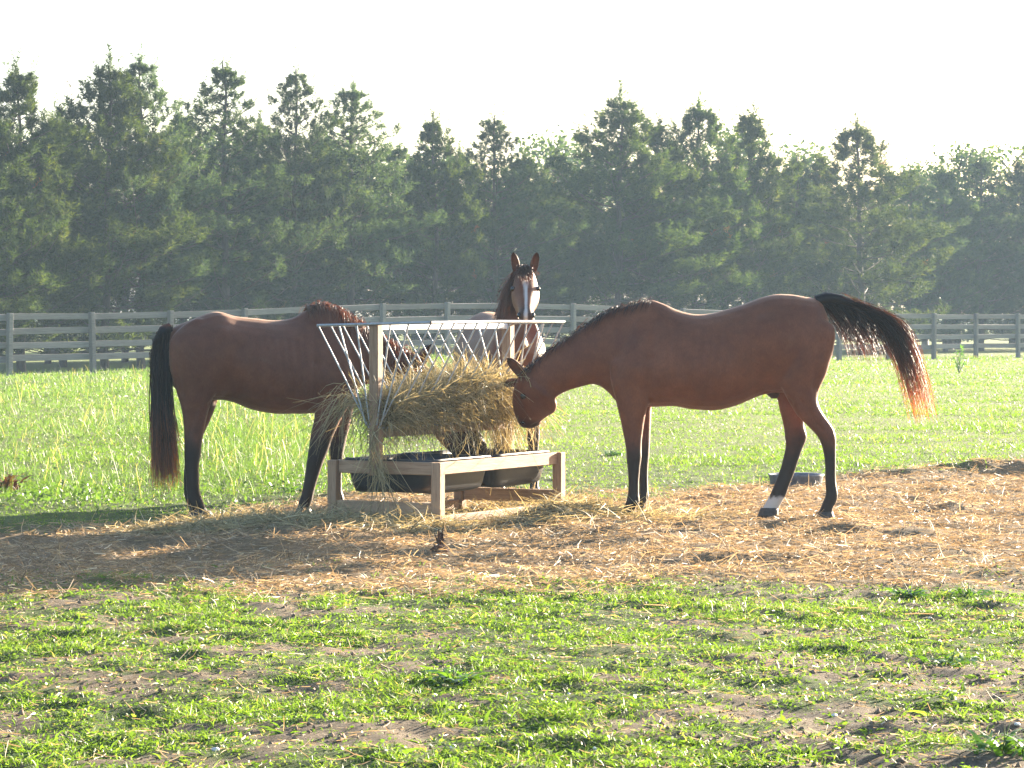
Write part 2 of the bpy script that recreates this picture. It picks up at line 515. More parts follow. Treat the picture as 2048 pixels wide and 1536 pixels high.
# ------------------------------------------------------------------ fence
POST_U = [-340, -155, 19, 185, 340, 490, 632, 766, 895, 1022, 1147, 1259, 1367, 1472, 1577, 1678, 1776, 1868, 1952, 2036, 2117, 2197]
POST_D = [67.0 + 1.68 * (k - 2) for k in range(len(POST_U))]
POSTS = [(vx(u, d), d) for u, d in zip(POST_U, POST_D)]
FX = np.array([p[0] for p in POSTS]); FY = np.array([p[1] for p in POSTS])
def fence_y(x):
    return np.interp(x, FX, FY)
frng = random.Random(3)
fence = obj('board_fence', None, label='long weathered grey four-board fence running across in front of the pines', cat='fence')
fence.location = (POSTS[2][0], POSTS[2][1], float(ground_z(*POSTS[2])))
bpy.context.view_layer.update()
finv = fence.matrix_world.inverted()
post_me = box_mesh('post', .115, .115, 1.62, .008); post_me.materials.append(M['fence'])
board_mes = [box_mesh('board', 1.0, .028, .135, .003, .006, frng) for _ in range(5)]
for b in board_mes: b.materials.append(M['fence'])
tops = []
for k, (x, y) in enumerate(POSTS):
    z = float(ground_z(x, y)); tops.append(z)
    o = obj('post', post_me, parent=fence)
    o.location = Vector((x, y, z + .56)) - fence.location
    a = math.atan2(FY[min(k + 1, len(FY) - 1)] - FY[max(k - 1, 0)], FX[min(k + 1, len(FX) - 1)] - FX[max(k - 1, 0)])
    o.rotation_euler = (frng.uniform(-.02, .02), frng.uniform(-.02, .02), a)
for k in range(len(POSTS) - 1):
    p0 = Vector((POSTS[k][0], POSTS[k][1], tops[k])); p1 = Vector((POSTS[k + 1][0], POSTS[k + 1][1], tops[k + 1]))
    dv = p1 - p0; Ln = dv.length; ang = math.atan2(dv.y, dv.x)
    nrm = Vector((-math.sin(ang), math.cos(ang), 0))
    for hi, h in enumerate((1.275, .965, .665, .375)):
        o = obj('board', frng.choice(board_mes), parent=fence)
        c = (p0 + p1) / 2 + nrm * (.074 + .003 * (k % 2)) + Vector((0, 0, h + frng.uniform(-.012, .012)))
        o.location = c - fence.location
        o.scale = (Ln - .004, 1, 1)
        o.rotation_euler = (frng.uniform(-.03, .03), -math.asin((p1.z - p0.z) / Ln) + frng.uniform(-.006, .006), ang)

# ------------------------------------------------------------------ trees
def brush_template(rng, K, nl, w, fwd):
    """bottlebrush of needles about +Z, unit length axis; returns (K,3,3) triangles"""
    t = rng.random(K) ** .8
    az = rng.random(K) * 2 * np.pi
    out = np.stack([np.cos(az), np.sin(az), np.zeros(K)], -1)
    f = fwd + rng.normal(size=K) * .12
    d = norm(out * 1.0 + np.array([0, 0, 1.0]) * f[:, None])
    L = nl * (0.75 + .5 * rng.random(K)) * (1 - .25 * t)
    side = norm(np.cross(d, rng.normal(size=(K, 3)))) * (w / 2)
    base = np.stack([np.zeros(K), np.zeros(K), t], -1)
    return base, d * L[:, None], side

def pine_meshes(seed, H=8.0, R=1.75, nl=.13, K=26, up=.55, dens=1.0, wisp=0.0, wid=.017, low=.8, psize=1.0, nsh=4, spc=.26, wsp=1.0, candle=.8):
    rng = np.random.default_rng(seed)
    wood = Acc()
    nz = 14
    zz = np.linspace(0, H * .97, nz)
    wob = np.cumsum(rng.normal(size=(nz, 2)) * .03, 0)
    tr = np.stack([wob[:, 0], wob[:, 1], zz], -1)
    tr[-1, 2] += .25
    tube(wood, tr, .095 * (1 - zz / H) ** .8 + .012, 7)
    BP, BD, BL = [], [], []
    def puff(p, d, size, cnt):
        for _ in range(cnt):
            BP.append(p + rng.normal(size=3) * .05 * size)
            BD.append(norm(d + rng.normal(size=3) * .42 + np.array([0, 0, .25]))); BL.append(rng.uniform(.20, .36) * size)
    z = low
    while z < H - .4:
        zr = z / H
        prof = min(1.0, (H - z) / 4.3) ** 1.0 * (0.72 + .28 * sstep(.05, .28, zr)) + .02
        nb = rng.integers(4, 7)
        a0 = rng.random() * 6.28
        for b in range(nb):
            if rng.random() < .10: continue
            az = a0 + b * 6.283 / nb + rng.normal() * .3
            Lb = R * prof * rng.uniform(.6, 1.18)
            if rng.random() < .07: Lb *= 1.25
            el = math.radians(rng.uniform(-8, 14) + 30 * zr ** 1.6)
            hd = np.array([math.cos(az), math.sin(az), 0])
            tt = np.linspace(0, 1, 6)
            cur = rng.uniform(.15, .38) * (1 - .5 * zr)
            x0 = np.array([np.interp(z, zz, tr[:, 0]), np.interp(z, zz, tr[:, 1]), z])
            pts = x0 + np.outer(tt * Lb * math.cos(el), hd) + np.outer(tt * Lb * math.sin(el) + cur * Lb * tt ** 2.4, [0, 0, 1])
            tube(wood, pts, .028 * (1 - zr * .6) * (1 - tt * .85) + .003, 4)
            tang = norm(np.gradient(pts, axis=0))
            sz = psize * (1.05 - .62 * zr ** 1.5); ns_ = nsh if zr < .72 else 3
            q = .12 + .18 * (1 - zr)
            sgn = rng.choice([-1, 1])
            while q < .98:
                c = np.array([np.interp(q, tt, pts[:, k]) for k in range(3)])
                tg = np.array([np.interp(q, tt, tang[:, k]) for k in range(3)])
                latv = norm(np.cross(tg, [0, 0, 1.0])) * sgn; sgn = -sgn
                tl = (1.02 - q) * Lb * rng.uniform(.45, .8) + .06
                td = norm(tg * .75 + latv * .8 + np.array([0, 0, rng.uniform(0, .3)]))
                e = c + td * tl + np.array([0, 0, .12 * tl])
                if tl > .3: tube(wood, [c, (c + e) / 2, e], [.008, .006, .003], 3)
                for w_ in np.arange(1.0, .25, -.30 / max(tl, .3)):
                    puff(c + (e - c) * w_, norm(td * .6 + np.array([0, 0, up])), sz * rng.uniform(.75, 1.1), ns_)
                q += spc / max(Lb, .35) * rng.uniform(.7, 1.3)
            puff(pts[-1], norm(tang[-1] + np.array([0, 0, up])), sz * 1.1, ns_ + 1)
            if zr > .45 and rng.random() < candle:
                BP.append(pts[-1]); BD.append(norm(np.array([hd[0] * .25, hd[1] * .25, 1.0]) + rng.normal(size=3) * .1)); BL.append(rng.uniform(.4, .75))
        z += rng.uniform(.36, .56) * (1 - .62 * zr) * wsp
    for k_ in range(16):          # the leader and its side candles
        zc = rng.uniform(-1.2, .0) + (.25 if k_ < 5 else 0)
        BP.append(tr[-1] + np.array([rng.normal() * .03, rng.normal() * .03, zc]))
        sp_ = .12 if k_ < 5 else .55
        BD.append(norm(np.array([rng.normal() * sp_, rng.normal() * sp_, 1.0]))); BL.append(rng.uniform(.35, .6) if k_ < 5 else rng.uniform(.22, .42))
    BP, BD, BL = np.array(BP), np.array(BD), np.array(BL)
    # the brushes, four templates
    crown = Acc()
    which = rng.integers(0, 4, len(BP))
    dead = fbm(BP[:, 0] + 3 * BP[:, 2], BP[:, 1], .8, 2, seed * 1.7)
    for k in range(4):
        sel = which == k
        if not sel.any(): continue
        base, dl, side = brush_template(rng, K, nl, wid, .75 - wisp * .2)
        P, D, Ls = BP[sel], BD[sel], BL[sel]
        A = norm(np.cross(D, rng.normal(size=D.shape))); B = np.cross(D, A)
        Rm = np.stack([A, B, D], -1)                                   # columns
        b0 = np.einsum('nij,kj->nki', Rm, base * np.array([1, 1, 1.0])) * Ls[:, None, None]
        dd = np.einsum('nij,kj->nki', Rm, dl); ss = np.einsum('nij,kj->nki', Rm, side)
        c = P[:, None] + b0
        V = np.stack([c - ss, c + ss, c + dd], 2)
        n = len(P) * K
        rv = np.clip(rng.normal(.45, .16, len(P))[:, None] + rng.normal(0, .1, (len(P), K)), 0, .94)
        rv[rng.random(len(P)) < .0008] = 1.0
        rv[(dead[sel] > .93)] = 1.0
        crown.add(V.reshape(-1, 3), np.arange(n * 3).reshape(-1, 3), rnd=np.repeat(rv.ravel(), 3))
    print('pine', seed, len(BP), len(BP) * K)
    return wood.mesh('trunk', True), crown.mesh('crown')

def leaf_meshes(seed, H=9.0, R=2.2, n=5200):
    rng = np.random.default_rng(seed)
    wood = Acc()
    tube(wood, [(0, 0, 0), (.05, .02, H * .35), (0, .1, H * .8)], [.17, .12, .03], 7)
    crown = Acc()
    cl = []
    for _ in range(46):
        z = rng.uniform(.22, .98); r = R * math.sqrt(max(.03, 1 - ((z - .55) / .47) ** 2)) * rng.uniform(.35, 1.0)
        a = rng.random() * 6.28
        c = np.array([r * math.cos(a), r * math.sin(a), z * H]); cl.append(c)
        tube(wood, [(0, .05, max(H * .2, c[2] - r * .9)), c * np.array([.5, .5, 1]) - np.array([0, 0, .2]), c], [.05, .03, .008], 4)
    cl = np.array(cl)
    ci = rng.integers(0, len(cl), n)
    P = cl[ci] + rng.normal(size=(n, 3)) * np.array([.42, .42, .34])
    s = rng.uniform(.07, .15, n)
    a = norm(rng.normal(size=(n, 3))); b = norm(np.cross(a, rng.normal(size=(n, 3))))
    V = np.stack([P - a * s[:, None], P + b * s[:, None] * .55, P + a * s[:, None], P - b * s[:, None] * .55], 1)
    rv = np.clip(rng.normal(.5, .2, n), 0, 1)
    crown.add(V.reshape(-1, 3), np.arange(n * 4).reshape(-1, 4), rnd=np.repeat(rv, 4))
    return wood.mesh('trunk', True), crown.mesh('crown')

VAR = {}
def variant(key):
    if key in VAR: return VAR[key]
    k, s = key
    if k == 'b':      # dense pines with stout upright brushes
        r = pine_meshes(100 + s, 8, 1.9 + .12 * s, .17, 28, 1.15, wid=.023, psize=1.5, nsh=4, spc=.38, wsp=1.2, low=.5)
        mt = M['needle']
    elif k == 'w':    # finer, wispier pines
        r = pine_meshes(200 + s, 8, 1.8 + .12 * s, .125, 26, .9, wisp=.5, wid=.018, psize=1.2, nsh=4, spc=.31, wsp=1.05, low=.5, candle=.35)
        mt = M['needle2']
    else:
        r = leaf_meshes(300 + s, 9, 2.3)
        mt = M['leaf']
    r[0].materials.append(M['bark']); r[1].materials.append(mt)
    VAR[key] = r
    return r

trng = random.Random(21)
def tree(u, vt, off, key, label, wide=1.0, d=None):
    x0 = vx(u, 80.0)
    dd = d
    if dd is None:
        dd = float(np.interp(u, POST_U, POST_D)) + off - 0.4 + 9.0 * (u / 2048.0)
    x = vx(u, dd)
    z = float(ground_z(x, dd))
    H = CAMZ + (VH - vt) / F * dd - z
    tw, tc = variant(key)
    h0 = 8.42 if key[0] != 'l' else 9.4
    s = H / h0
    kind = {'b': ('pine_tree', 'pine'), 'w': ('pine_tree', 'pine'), 'l': ('broadleaf_tree', 'tree')}[key[0]]
    r = obj(kind[0], None, label=label, cat=kind[1], group='trees behind the fence', loc=(x, dd, z - .03))
    rz = trng.uniform(0, 6.28)
    r.rotation_euler = (0, 0, rz)
    wide *= 1.2 if key[0] != 'l' else 1.0
    r.scale = (s * wide, s * wide, s)
    obj('trunk', tw, parent=r); obj('crown', tc, parent=r)
    return r

T = [
 (-330, 150, 3.6, ('b', 1), 'pine standing out of view past the left edge, farthest left of the row', 1.1),
 (-170, 130, 3.6, ('w', 0), 'pine just past the left edge of the row', 1.1),
 (-60, 175, 3.6, ('b', 2), 'pine cut by the left edge behind the first fence post', 1.05),
 (40, 108, 3.6, ('b', 0), 'dense dark pine at the far left with a blunt double top', 1.02),
 (122, 205, 9.5, ('b', 1), 'lower pine filling the dip between the two leftmost tall pines', 1.1),
 (204, 96, 3.6, ('b', 2), 'tall pine with thick upright candles, second from the left edge', .95),
 (283, 82, 3.6, ('w', 1), 'tallest wispy pine with a thin bare leader tip', .9),
 (365, 200, 9.5, ('b', 0), 'shorter pine between the wispy leader and the broad pointed pine', .95),
 (452, 88, 3.6, ('w', 0), 'broad pointed pine with a feathery crown above the left horse', 1.0),
 (530, 225, 9.5, ('b', 2), 'low pine in the dip beside the narrow spire', 1.0),
 (586, 104, 3.6, ('w', 2), 'narrow pine spire with a thin forked top above the left withers', .78),
 (640, 250, 9.5, ('b', 1), 'bushy low pine in front of the narrow spire', .95),
 (706, 142, 3.6, ('w', 1), 'rounded feathery pine to the right of the narrow spire', 1.05),
 (790, 265, 9.5, ('w', 0), 'short pine left of the small pointed pine above the rack', 1.0),
 (864, 214, 3.6, ('b', 0), 'small pointed pine above the hay rack', .85),
 (928, 285, 9.5, ('b', 2), 'low pine in the gap between the two small pointed pines', 1.0),
 (992, 204, 3.6, ('w', 2), 'small pointed pine directly above the facing horse', .9),
 (1055, 290, 9.5, ('b', 1), 'low pine behind the ears of the facing horse', 1.05),
 (1115, 282, 9.5, ('w', 1), 'low hazy pine left of the big candle-topped pine', 1.0),
 (1228, 166, 3.6, ('b', 2), 'big candle-topped pine right of centre, tallest on the right half', 1.05),
 (1312, 222, 3.6, ('b', 0), 'pine between the two candle-topped pines above the right horse', 1.0),
 (1390, 184, 3.6, ('b', 1), 'candle-topped pine above the withers of the right horse', 1.02),
 (1500, 200, 3.6, ('b', 0), 'pine with a pointed side top above the back of the right horse', 1.0),
 (1588, 288, 9.5, ('w', 0), 'low pine in the dip above the croup of the right horse', 1.05),
 (1640, 300, 9.5, ('b', 2), 'low broad pine behind the tail of the right horse', 1.0),
 (1722, 226, 3.6, ('b', 1), 'separate rounded pine on the right with wide shoulders', 1.15),
 (1815, 312, 9.5, ('w', 2), 'low pine right of the rounded pine', 1.1),
 (1890, 320, 9.5, ('b', 0), 'dark low pine near the right end of the fence', 1.0),
 (1960, 296, 9.5, ('w', 1), 'hazy pine close to the right edge', 1.1),
 (2040, 300, 9.5, ('b', 2), 'pine cut by the right edge', 1.05),
 (2130, 280, 9.5, ('w', 0), 'pine just past the right edge', 1.1),
 (2230, 300, 9.5, ('b', 1), 'pine standing out of view past the right edge', 1.1),
]
for a in T:
    tree(*a[:4], a[4], a[5])
BEHIND = ['the pine past the left edge', 'the first fence post on the left', 'the blunt double-topped pine', 'the pine with thick upright candles', 'the wispy pine with the bare leader',
          'the croup of the left horse', 'the narrow pine spire', 'the rounded feathery pine', 'the near upright of the hay rack', 'the small pointed pine above the rack', 'the ears of the facing horse',
          'the gap left of the big candle-topped pine', 'the neck of the right horse', 'the withers of the right horse', 'the croup of the right horse', 'the tail of the right horse']
third = [(k, 285 + (k * 37) % 60 if k < 800 else 335 + (k * 37) % 40) for k in range(-200, 2120, 150)]
for i_, (u, vt) in enumerate(third):
    tree(u, vt, 14 + (i_ * 7) % 4, (('b', 'w')[i_ % 2], i_ % 3), 'shaded back-row pine standing behind ' + BEHIND[i_], 1.2)
TB = [
 (110, 255, 104, 0, 'pale broadleaf tree far behind the leftmost pines'),
 (420, 245, 108, 1, 'pale broadleaf tree far behind the broad pointed pine'),
 (690, 262, 112, 2, 'pale broadleaf tree far behind the rounded feathery pine'),
 (830, 282, 118, 1, 'hazy broadleaf crown showing left of the small pointed pine'),
 (1080, 262, 122, 0, 'hazy round broadleaf crown between the small pine and the candle-topped pine'),
 (1160, 270, 128, 2, 'second hazy broadleaf crown right of the facing horse'),
 (1450, 250, 126, 1, 'hazy broadleaf tree far behind the right candle-topped pines'),
 (1620, 282, 130, 0, 'hazy broadleaf crown in the dip behind the right horse'),
 (1850, 322, 128, 2, 'hazy broadleaf crown right of the rounded pine'),
 (1915, 284, 118, 1, 'pale feathery broadleaf tree near the right edge'),
 (2025, 282, 122, 0, 'pale feathery broadleaf tree at the right edge'),
]
for u, vt, d, s, lb in TB:
    tree(u, vt, 0, ('l', s), lb, 1.15, d)
# ------------------------------------------------------------------ hay feeder
EL = np.array([.475, .880, 0]); EW = np.array([-.880, .475, 0]); UP = np.array([0, 0, 1.0])
C0 = np.array([vx(876, 19.98), 19.98, 0.0]); FL, FW = 1.70, .79
FYAW = math.atan2(EL[1], EL[0])
feeder = obj('hay_feeder', None, label='wooden hay feeder with a V-shaped metal rod rack above a low frame', cat='hay feeder', loc=tuple(C0))
def fpt(l, wv, z):
    return C0 + EL * l + EW * wv + UP * z
lrng = random.Random(5)
def lumber(name, l, wv, z, sl_, sw, sz, parent=None, mat=None, tilt=0.0):
    """a stick of timber centred at feeder coordinates, sizes along length/width/up"""
    par = parent or feeder
    # long axis of the mesh is its local X so that the grain follows it
    dims = [sl_, sw, sz]; ax = int(np.argmax(dims))
    if ax == 0: me = box_mesh(name, sl_, sw, sz, .004); rot = Matrix.Rotation(FYAW, 4, 'Z')
    elif ax == 1: me = box_mesh(name, sw, sl_, sz, .004); rot = Matrix.Rotation(FYAW + math.pi / 2, 4, 'Z')
    else: me = box_mesh(name, sz, sw, sl_, .004); rot = Matrix.Rotation(FYAW, 4, 'Z') @ Matrix.Rotation(math.pi / 2, 4, 'Y')
    me.materials.append(mat or M['lumber'])
    o = obj(name, me, parent=par)
    p = fpt(l, wv, z)
    o.matrix_local = Matrix.Translation(Vector(p) - Vector(C0)) @ Matrix.Rotation(tilt, 4, 'X') @ rot
    return o
PW = .068
for l in (0, FL):
    for wv in (0, FW):
        lumber('leg', l, wv, .208, PW, PW, .436)
for wv, s in ((0, -1), (FW, 1)):
    lumber('side_rail', FL / 2, wv - s * .012, .385, FL - PW - .004, .038, .082)
    lumber('skid', FL / 2, wv + s * .004, .035, FL - PW - .004, .04, .085)
for l, s in ((0, -1), (FL, 1)):
    lumber('end_rail', l - s * .014, FW / 2, .384, .038, FW - PW - .004, .084)
    lumber('end_skid', l + s * .005, FW / 2, .118, .04, FW - PW - .004, .09)
WP = FW * .55
lumber('upright', -.057, WP, .835, PW, PW, 1.0)
lumber('upright', FL + .057, WP, .835, PW, PW, 1.0)
lumber('rack_beam', FL / 2, WP, .625, FL + .04, .045, .088)
lumber('ridge_beam', FL / 2, WP, 1.303, FL + .04, .04, .038, mat=M['sunlit_wood'])  # plain timber; the whitish colour carries painted sunlight
# the rack: two leaning panels of rods
def rod(name, pts, r, parent=None):
    a = Acc(); tube(a, [np.asarray(p) - C0 for p in pts], r, 7)
    return obj(name, a.mesh(name, True), M['metal'], parent or feeder)
RS, ZT, ZB = .43, 1.335, .645
rr = random.Random(9)
for sd in (1, -1):
    wt = WP + sd * RS; wb = WP + sd * .034
    zt = ZT - (.022 if sd > 0 else 0)
    pn = rod('rack_panel', [fpt(-.085, wt, zt), fpt(FL * .5, wt, zt + .004), fpt(FL + .085, wt, zt)], .0105)
    nb = 13
    for k in range(nb):
        l = -.08 + (FL + .16) * k / (nb - 1)
        b = [fpt(l, wt, zt), fpt(l + rr.uniform(-.012, .012), (wt + wb) / 2 + rr.uniform(-.006, .006), (zt + ZB) / 2), fpt(l + rr.uniform(-.01, .01), wb, ZB)]
        rod('rod', b, .0052, pn)
    rod('bottom_rod', [fpt(-.05, wb + sd * .004, ZB), fpt(FL + .05, wb + sd * .004, ZB)], .007, pn)
for l, s in ((-.09, -1), (FL + .09, 1)):
    e = rod('rack_end', [fpt(l, WP + RS, ZT - .02), fpt(l + s * .012, WP, ZT - .01), fpt(l, WP - RS, ZT)], .0095)
    for q in (-.62, -.3, .3, .62):
        rod('rod', [fpt(l, WP + q * RS, ZT - .01), fpt(l, WP + q * .09, ZB + .02)], .006, e)
# two black tubs hung in the frame
def tub_mesh(lx, wy, h, rng):
    prof = [(-.5, 0.0, 1.02), (-.5, .012, 1.045), (-.49, .012, 1.0), (-.47, -.03, .955), (-.47, -.5 * h, .93), (-.46, -h + .04, .87), (-.40, -h + .012, .80), (0, 0, 0)]
    outer = [(.012, 1.045), (-.004, 1.05), (-.012, 1.0), (-.05, .985), (-.55 * h, .955), (-h + .05, .93), (-h + .012, .89), (-h, .80)]
    inner = [(.012, 1.0), (-.03, .955), (-.5 * h, .925), (-h + .06, .89), (-h + .022, .82)]
    n = 40
    th = np.linspace(0, 2 * np.pi, n, endpoint=False)
    e = .2
    cx = np.sign(np.cos(th)) * np.abs(np.cos(th)) ** e; cyy = np.sign(np.sin(th)) * np.abs(np.sin(th)) ** e
    rings = [(z, s) for z, s in reversed(outer)] + inner
    V = []
    for z, s in rings:
        f = 1 + (.006 * np.sign(np.sin(th * 10)) if -h + .05 < z < -.06 else 0)
        V.append(np.stack([cx * lx / 2 * s * f, cyy * wy / 2 * s * f, np.full(n, z) + .004 * np.sin(th * 3 + z * 9)], -1))
    V = np.concatenate(V)
    m = len(rings)
    i = np.arange(m - 1)[:, None] * n; j = np.arange(n)[None, :]; j2 = (j + 1) % n
    q = np.stack([i + j, i + j2, i + n + j2, i + n + j], -1).reshape(-1, 4)
    V = np.concatenate([V, [[0, 0, -h], [0, 0, -h + .022]]])
    a = np.arange(n); b = (a + 1) % n; nv = len(V)
    t1 = np.stack([b, a, np.full(n, nv - 2)], -1); t2 = np.stack([(m - 1) * n + a, (m - 1) * n + b, np.full(n, nv - 1)], -1)
    return mkmesh('feed_tub', V, [q, np.concatenate([t1, t2])], True)
tm = tub_mesh(FL / 2 - .048, FW - .105, .215, None); tm.materials.append(M['blackplastic'])
for l, lb in ((FL * .25 + .004, 'black plastic feed tub set in the near half of the feeder frame'), (FL * .75 - .004, 'black plastic feed tub set in the far right half of the feeder frame')):
    o = obj('feed_tub', tm, label=lb, cat='tub', group='tubs in the feeder', loc=tuple(fpt(l, FW / 2, .428)))
    o.rotation_euler = (0, 0, FYAW)

# hay in the rack: a packed core and loose stems
hr = np.random.default_rng(31)
def hay_top(l):
    return np.interp(l, [-.15, .1, .35, .7, 1.0, 1.35, 1.6, 1.85], [.82, .85, .87, .93, .98, .96, .90, .84])
core = Acc()
rings = []
for l in np.linspace(-.02, FL + .02, 12):
    zt = hay_top(l) - .06; zb = .66
    c = fpt(l, WP, (zt + zb) / 2); hwid = .06 + .42 * ((zt - .645) / .69) * .80
    rings.append((c, UP * (zt - zb) / 2, EW * hwid * .85, -.35))
V, q, tr_ = loft(rings, 22, 3)
V = V + (hr.normal(size=V.shape) * .012)
core.add(V, q); core.add(V, tr_)
n = 13000
l = hr.uniform(-.06, FL + .04, n); zt = hay_top(l) + .05 * (fbm(l, l * 0, .3, 2, 4) - .5)
f = hr.random(n)
z = .66 + (zt - .66) * np.where(hr.random(n) < .35, 1 - hr.random(n) * .12, hr.random(n))
half = .045 + .43 * ((z - .645) / .69)
top = z > zt - .08
wv = np.where(top, hr.uniform(-1, 1, n) * half, np.sign(hr.normal(size=n) - .25) * half * (.97 + hr.normal(size=n) * .09))
P = C0 + l[:, None] * EL + (WP + wv)[:, None] * EW + z[:, None] * UP
sgn = np.sign(wv)
D = hr.normal(size=(n, 3)) * np.array([1, 1, .8]) + (EW * (sgn * .35)[:, None]) + np.where(top, .3, -.12)[:, None] * UP
Lh = hr.uniform(.04, .16, n) * np.where(hr.random(n) < .12, 1.6, 1); Wh = hr.uniform(.003, .0075, n)
bend = hr.normal(size=(n, 3)) * .4 + np.array([0, 0, -.18])
V, q, tt, ii = ribbons(P, D, Lh, Wh, 3, bend, taper=True, tipw=.4)
rv = np.clip(hr.normal(.5, .24, n), 0, 1)
hayA = Acc(); hayA.add(V, q, rnd=rv[ii])
# hanging wisps at the near upright, under the beam and pulled through the left panel
def wisp(cn, spread, cnt, dirv, ln, jit=.45, droop=-.5):
    P = np.asarray(cn)[None] + hr.normal(size=(cnt, 3)) * np.asarray(spread)
    D = np.asarray(dirv)[None] + hr.normal(size=(cnt, 3)) * jit
    L = hr.uniform(ln[0], ln[1], cnt)
    V, q, tt, ii = ribbons(P, D, L, hr.uniform(.003, .0065, cnt), 4, hr.normal(size=(cnt, 3)) * .42 + np.array([0, 0, droop]), tipw=.4)
    hayA.add(V, q, rnd=np.clip(hr.normal(.5, .22, cnt), 0, 1)[ii])
wisp(fpt(-.12, WP - .03, .62), (.03, .03, .15), 80, (-.1, -.3, -1), (.08, .26), .45)
wisp(fpt(-.12, WP - .05, .44), (.035, .03, .07), 80, (.05, -.35, -1), (.08, .3), .4)
wisp(fpt(.04, WP + .2, .82), (.07, .06, .04), 150, (-.6, -.3, .0), (.08, .24), .7)
wisp(fpt(-.04, WP + .25, .80), (.05, .05, .05), 70, (-.5, -.2, -.6), (.1, .3), .6)
wisp(fpt(.55, WP, .60), (.3, .4, .03), 150, (0, -.2, -1), (.06, .16), .5)
wisp(fpt(FL - .05, WP - .02, .62), (.09, .12, .05), 170, (.1, -.2, -1), (.1, .3), .4)
wisp(fpt(FL - .1, WP - .15, .8), (.09, .15, .07), 300, (.6, -.4, -.5), (.1, .25), .5)
for lq, cnt in ((.95, 500), (1.25, 350)):
    wisp(fpt(lq, WP - .1, .93), (.15, .2, .03), cnt, (.1, -.3, .5), (.08, .22), .7, -.6)
hay = obj('hay_in_rack', hayA.mesh('hay_in_rack'), M['hay'], label='loose dry hay heaped in the rack and hanging out between the rods', cat='hay', kind='stuff')
obj('packed_core', core.mesh('packed_core', True), M['haycore'], hay)

# hay spilled round the feeder and inside its frame
n = 26000
cs = np.array([[-1.25, 19.9, .55, .5, 1.3], [-1.7, 20.1, .5, .45, .9], [-.75, 19.75, .5, .35, 1.0], [.42, 20.9, .26, .28, 1.1], [.15, 20.4, .3, .4, .5], [.75, 20.8, .4, .35, .6], [-.35, 21.0, .45, .5, .5], [-.9, 20.6, .3, .3, .35], [-2.1, 19.7, .5, .4, .35], [.25, 22.2, .4, .35, .5], [.9, 21.3, .6, .5, .3]])
pk = cs[:, 4] / cs[:, 4].sum()
ci = hr.choice(len(cs), n, p=pk)
X = cs[ci, 0] + hr.normal(size=n) * cs[ci, 2] * .6; Y = cs[ci, 1] + hr.normal(size=n) * cs[ci, 3] * .6
pile = sum(np.exp(-((X - c[0]) / c[2]) ** 2 - ((Y - c[1]) / c[3]) ** 2) * c[4] for c in cs)
Z = ground_z(X, Y) + hr.random(n) * (.012 + .035 * np.clip(pile, 0, 1.6))
D = hr.normal(size=(n, 3)) * np.array([1, 1, .3]); L = hr.uniform(.06, .22, n)
V, q, tt, ii = ribbons(np.stack([X, Y, Z], -1) , D, L, hr.uniform(.003, .0075, n), 3, hr.normal(size=(n, 3)) * np.array([.4, .4, .08]) + np.array([0, 0, -.12]), tipw=.4)
V[:, 2] = np.maximum(V[:, 2], ground_z(V[:, 0], V[:, 1]) + .001)
sp = Acc(); sp.add(V, q, rnd=np.clip(hr.normal(.5, .24, n), 0, 1)[ii])
obj('spilled_hay', sp.mesh('spilled_hay'), M['hay'], label='greenish grey hay spilled on the ground round the feeder legs', cat='hay', kind='stuff')
# ------------------------------------------------------------------ horses
class Side:
    """a horse seen from the side: photo points on the vertical plane through its spine"""
    def __init__(s, u0, d0, yaw):
        s.t = math.tan(yaw); s.c = d0 - s.t * vx(u0, d0)
        s.T = np.array([math.cos(yaw), math.sin(yaw), 0]); s.N = np.array([-math.sin(yaw), math.cos(yaw), 0])
    def P(s, u, v, lat=0.0):
        d = s.c / (1 - s.t * (u - 1024) / F)
        return px(u, v, d) + s.N * lat
class Local:
    """a horse given in metres: s along its heading, z up"""
    def __init__(s, origin, heading):
        s.o = np.array([origin[0], origin[1], 0.0]); h = np.array([heading[0], heading[1], 0.0]); s.T = h / np.linalg.norm(h)
        s.N = np.array([-s.T[1], s.T[0], 0])
    def P(s, a, z, lat=0.0):
        return s.o + s.T * a + np.array([0, 0, z]) + s.N * lat

def rings_tb(fr, rows):
    """rows (uT,vT,uB,vB,halfwidth[,skew[,lat]])"""
    out = []
    for r in rows:
        lat = r[6] if len(r) > 6 else 0.0
        a = fr.P(r[0], r[1], lat); b = fr.P(r[2], r[3], lat)
        out.append(((a + b) / 2, (a - b) / 2, fr.N * r[4], r[5] if len(r) > 5 else 0.0))
    return out
def rings_leg(fr, rows, lat):
    """rows (uL,uR,v,halfwidth[,lat offset factor])"""
    out = []
    for r in rows:
        a = fr.P(r[0], r[2], lat); b = fr.P(r[1], r[2], lat)
        out.append(((a + b) / 2, (b - a) / 2, fr.N * r[3]))
    if len(rows) > 4:      # the buried top end closes to a point inside the trunk
        c, A_, B_ = out[0]
        up = c - out[1][0]
        ctr = c - fr.N * (lat * .25)
        out.insert(0, (ctr + up * .6, A_ * .55, B_ * .5)); out.insert(0, (ctr + up * .9, A_ * .12, B_ * .1))
    return out
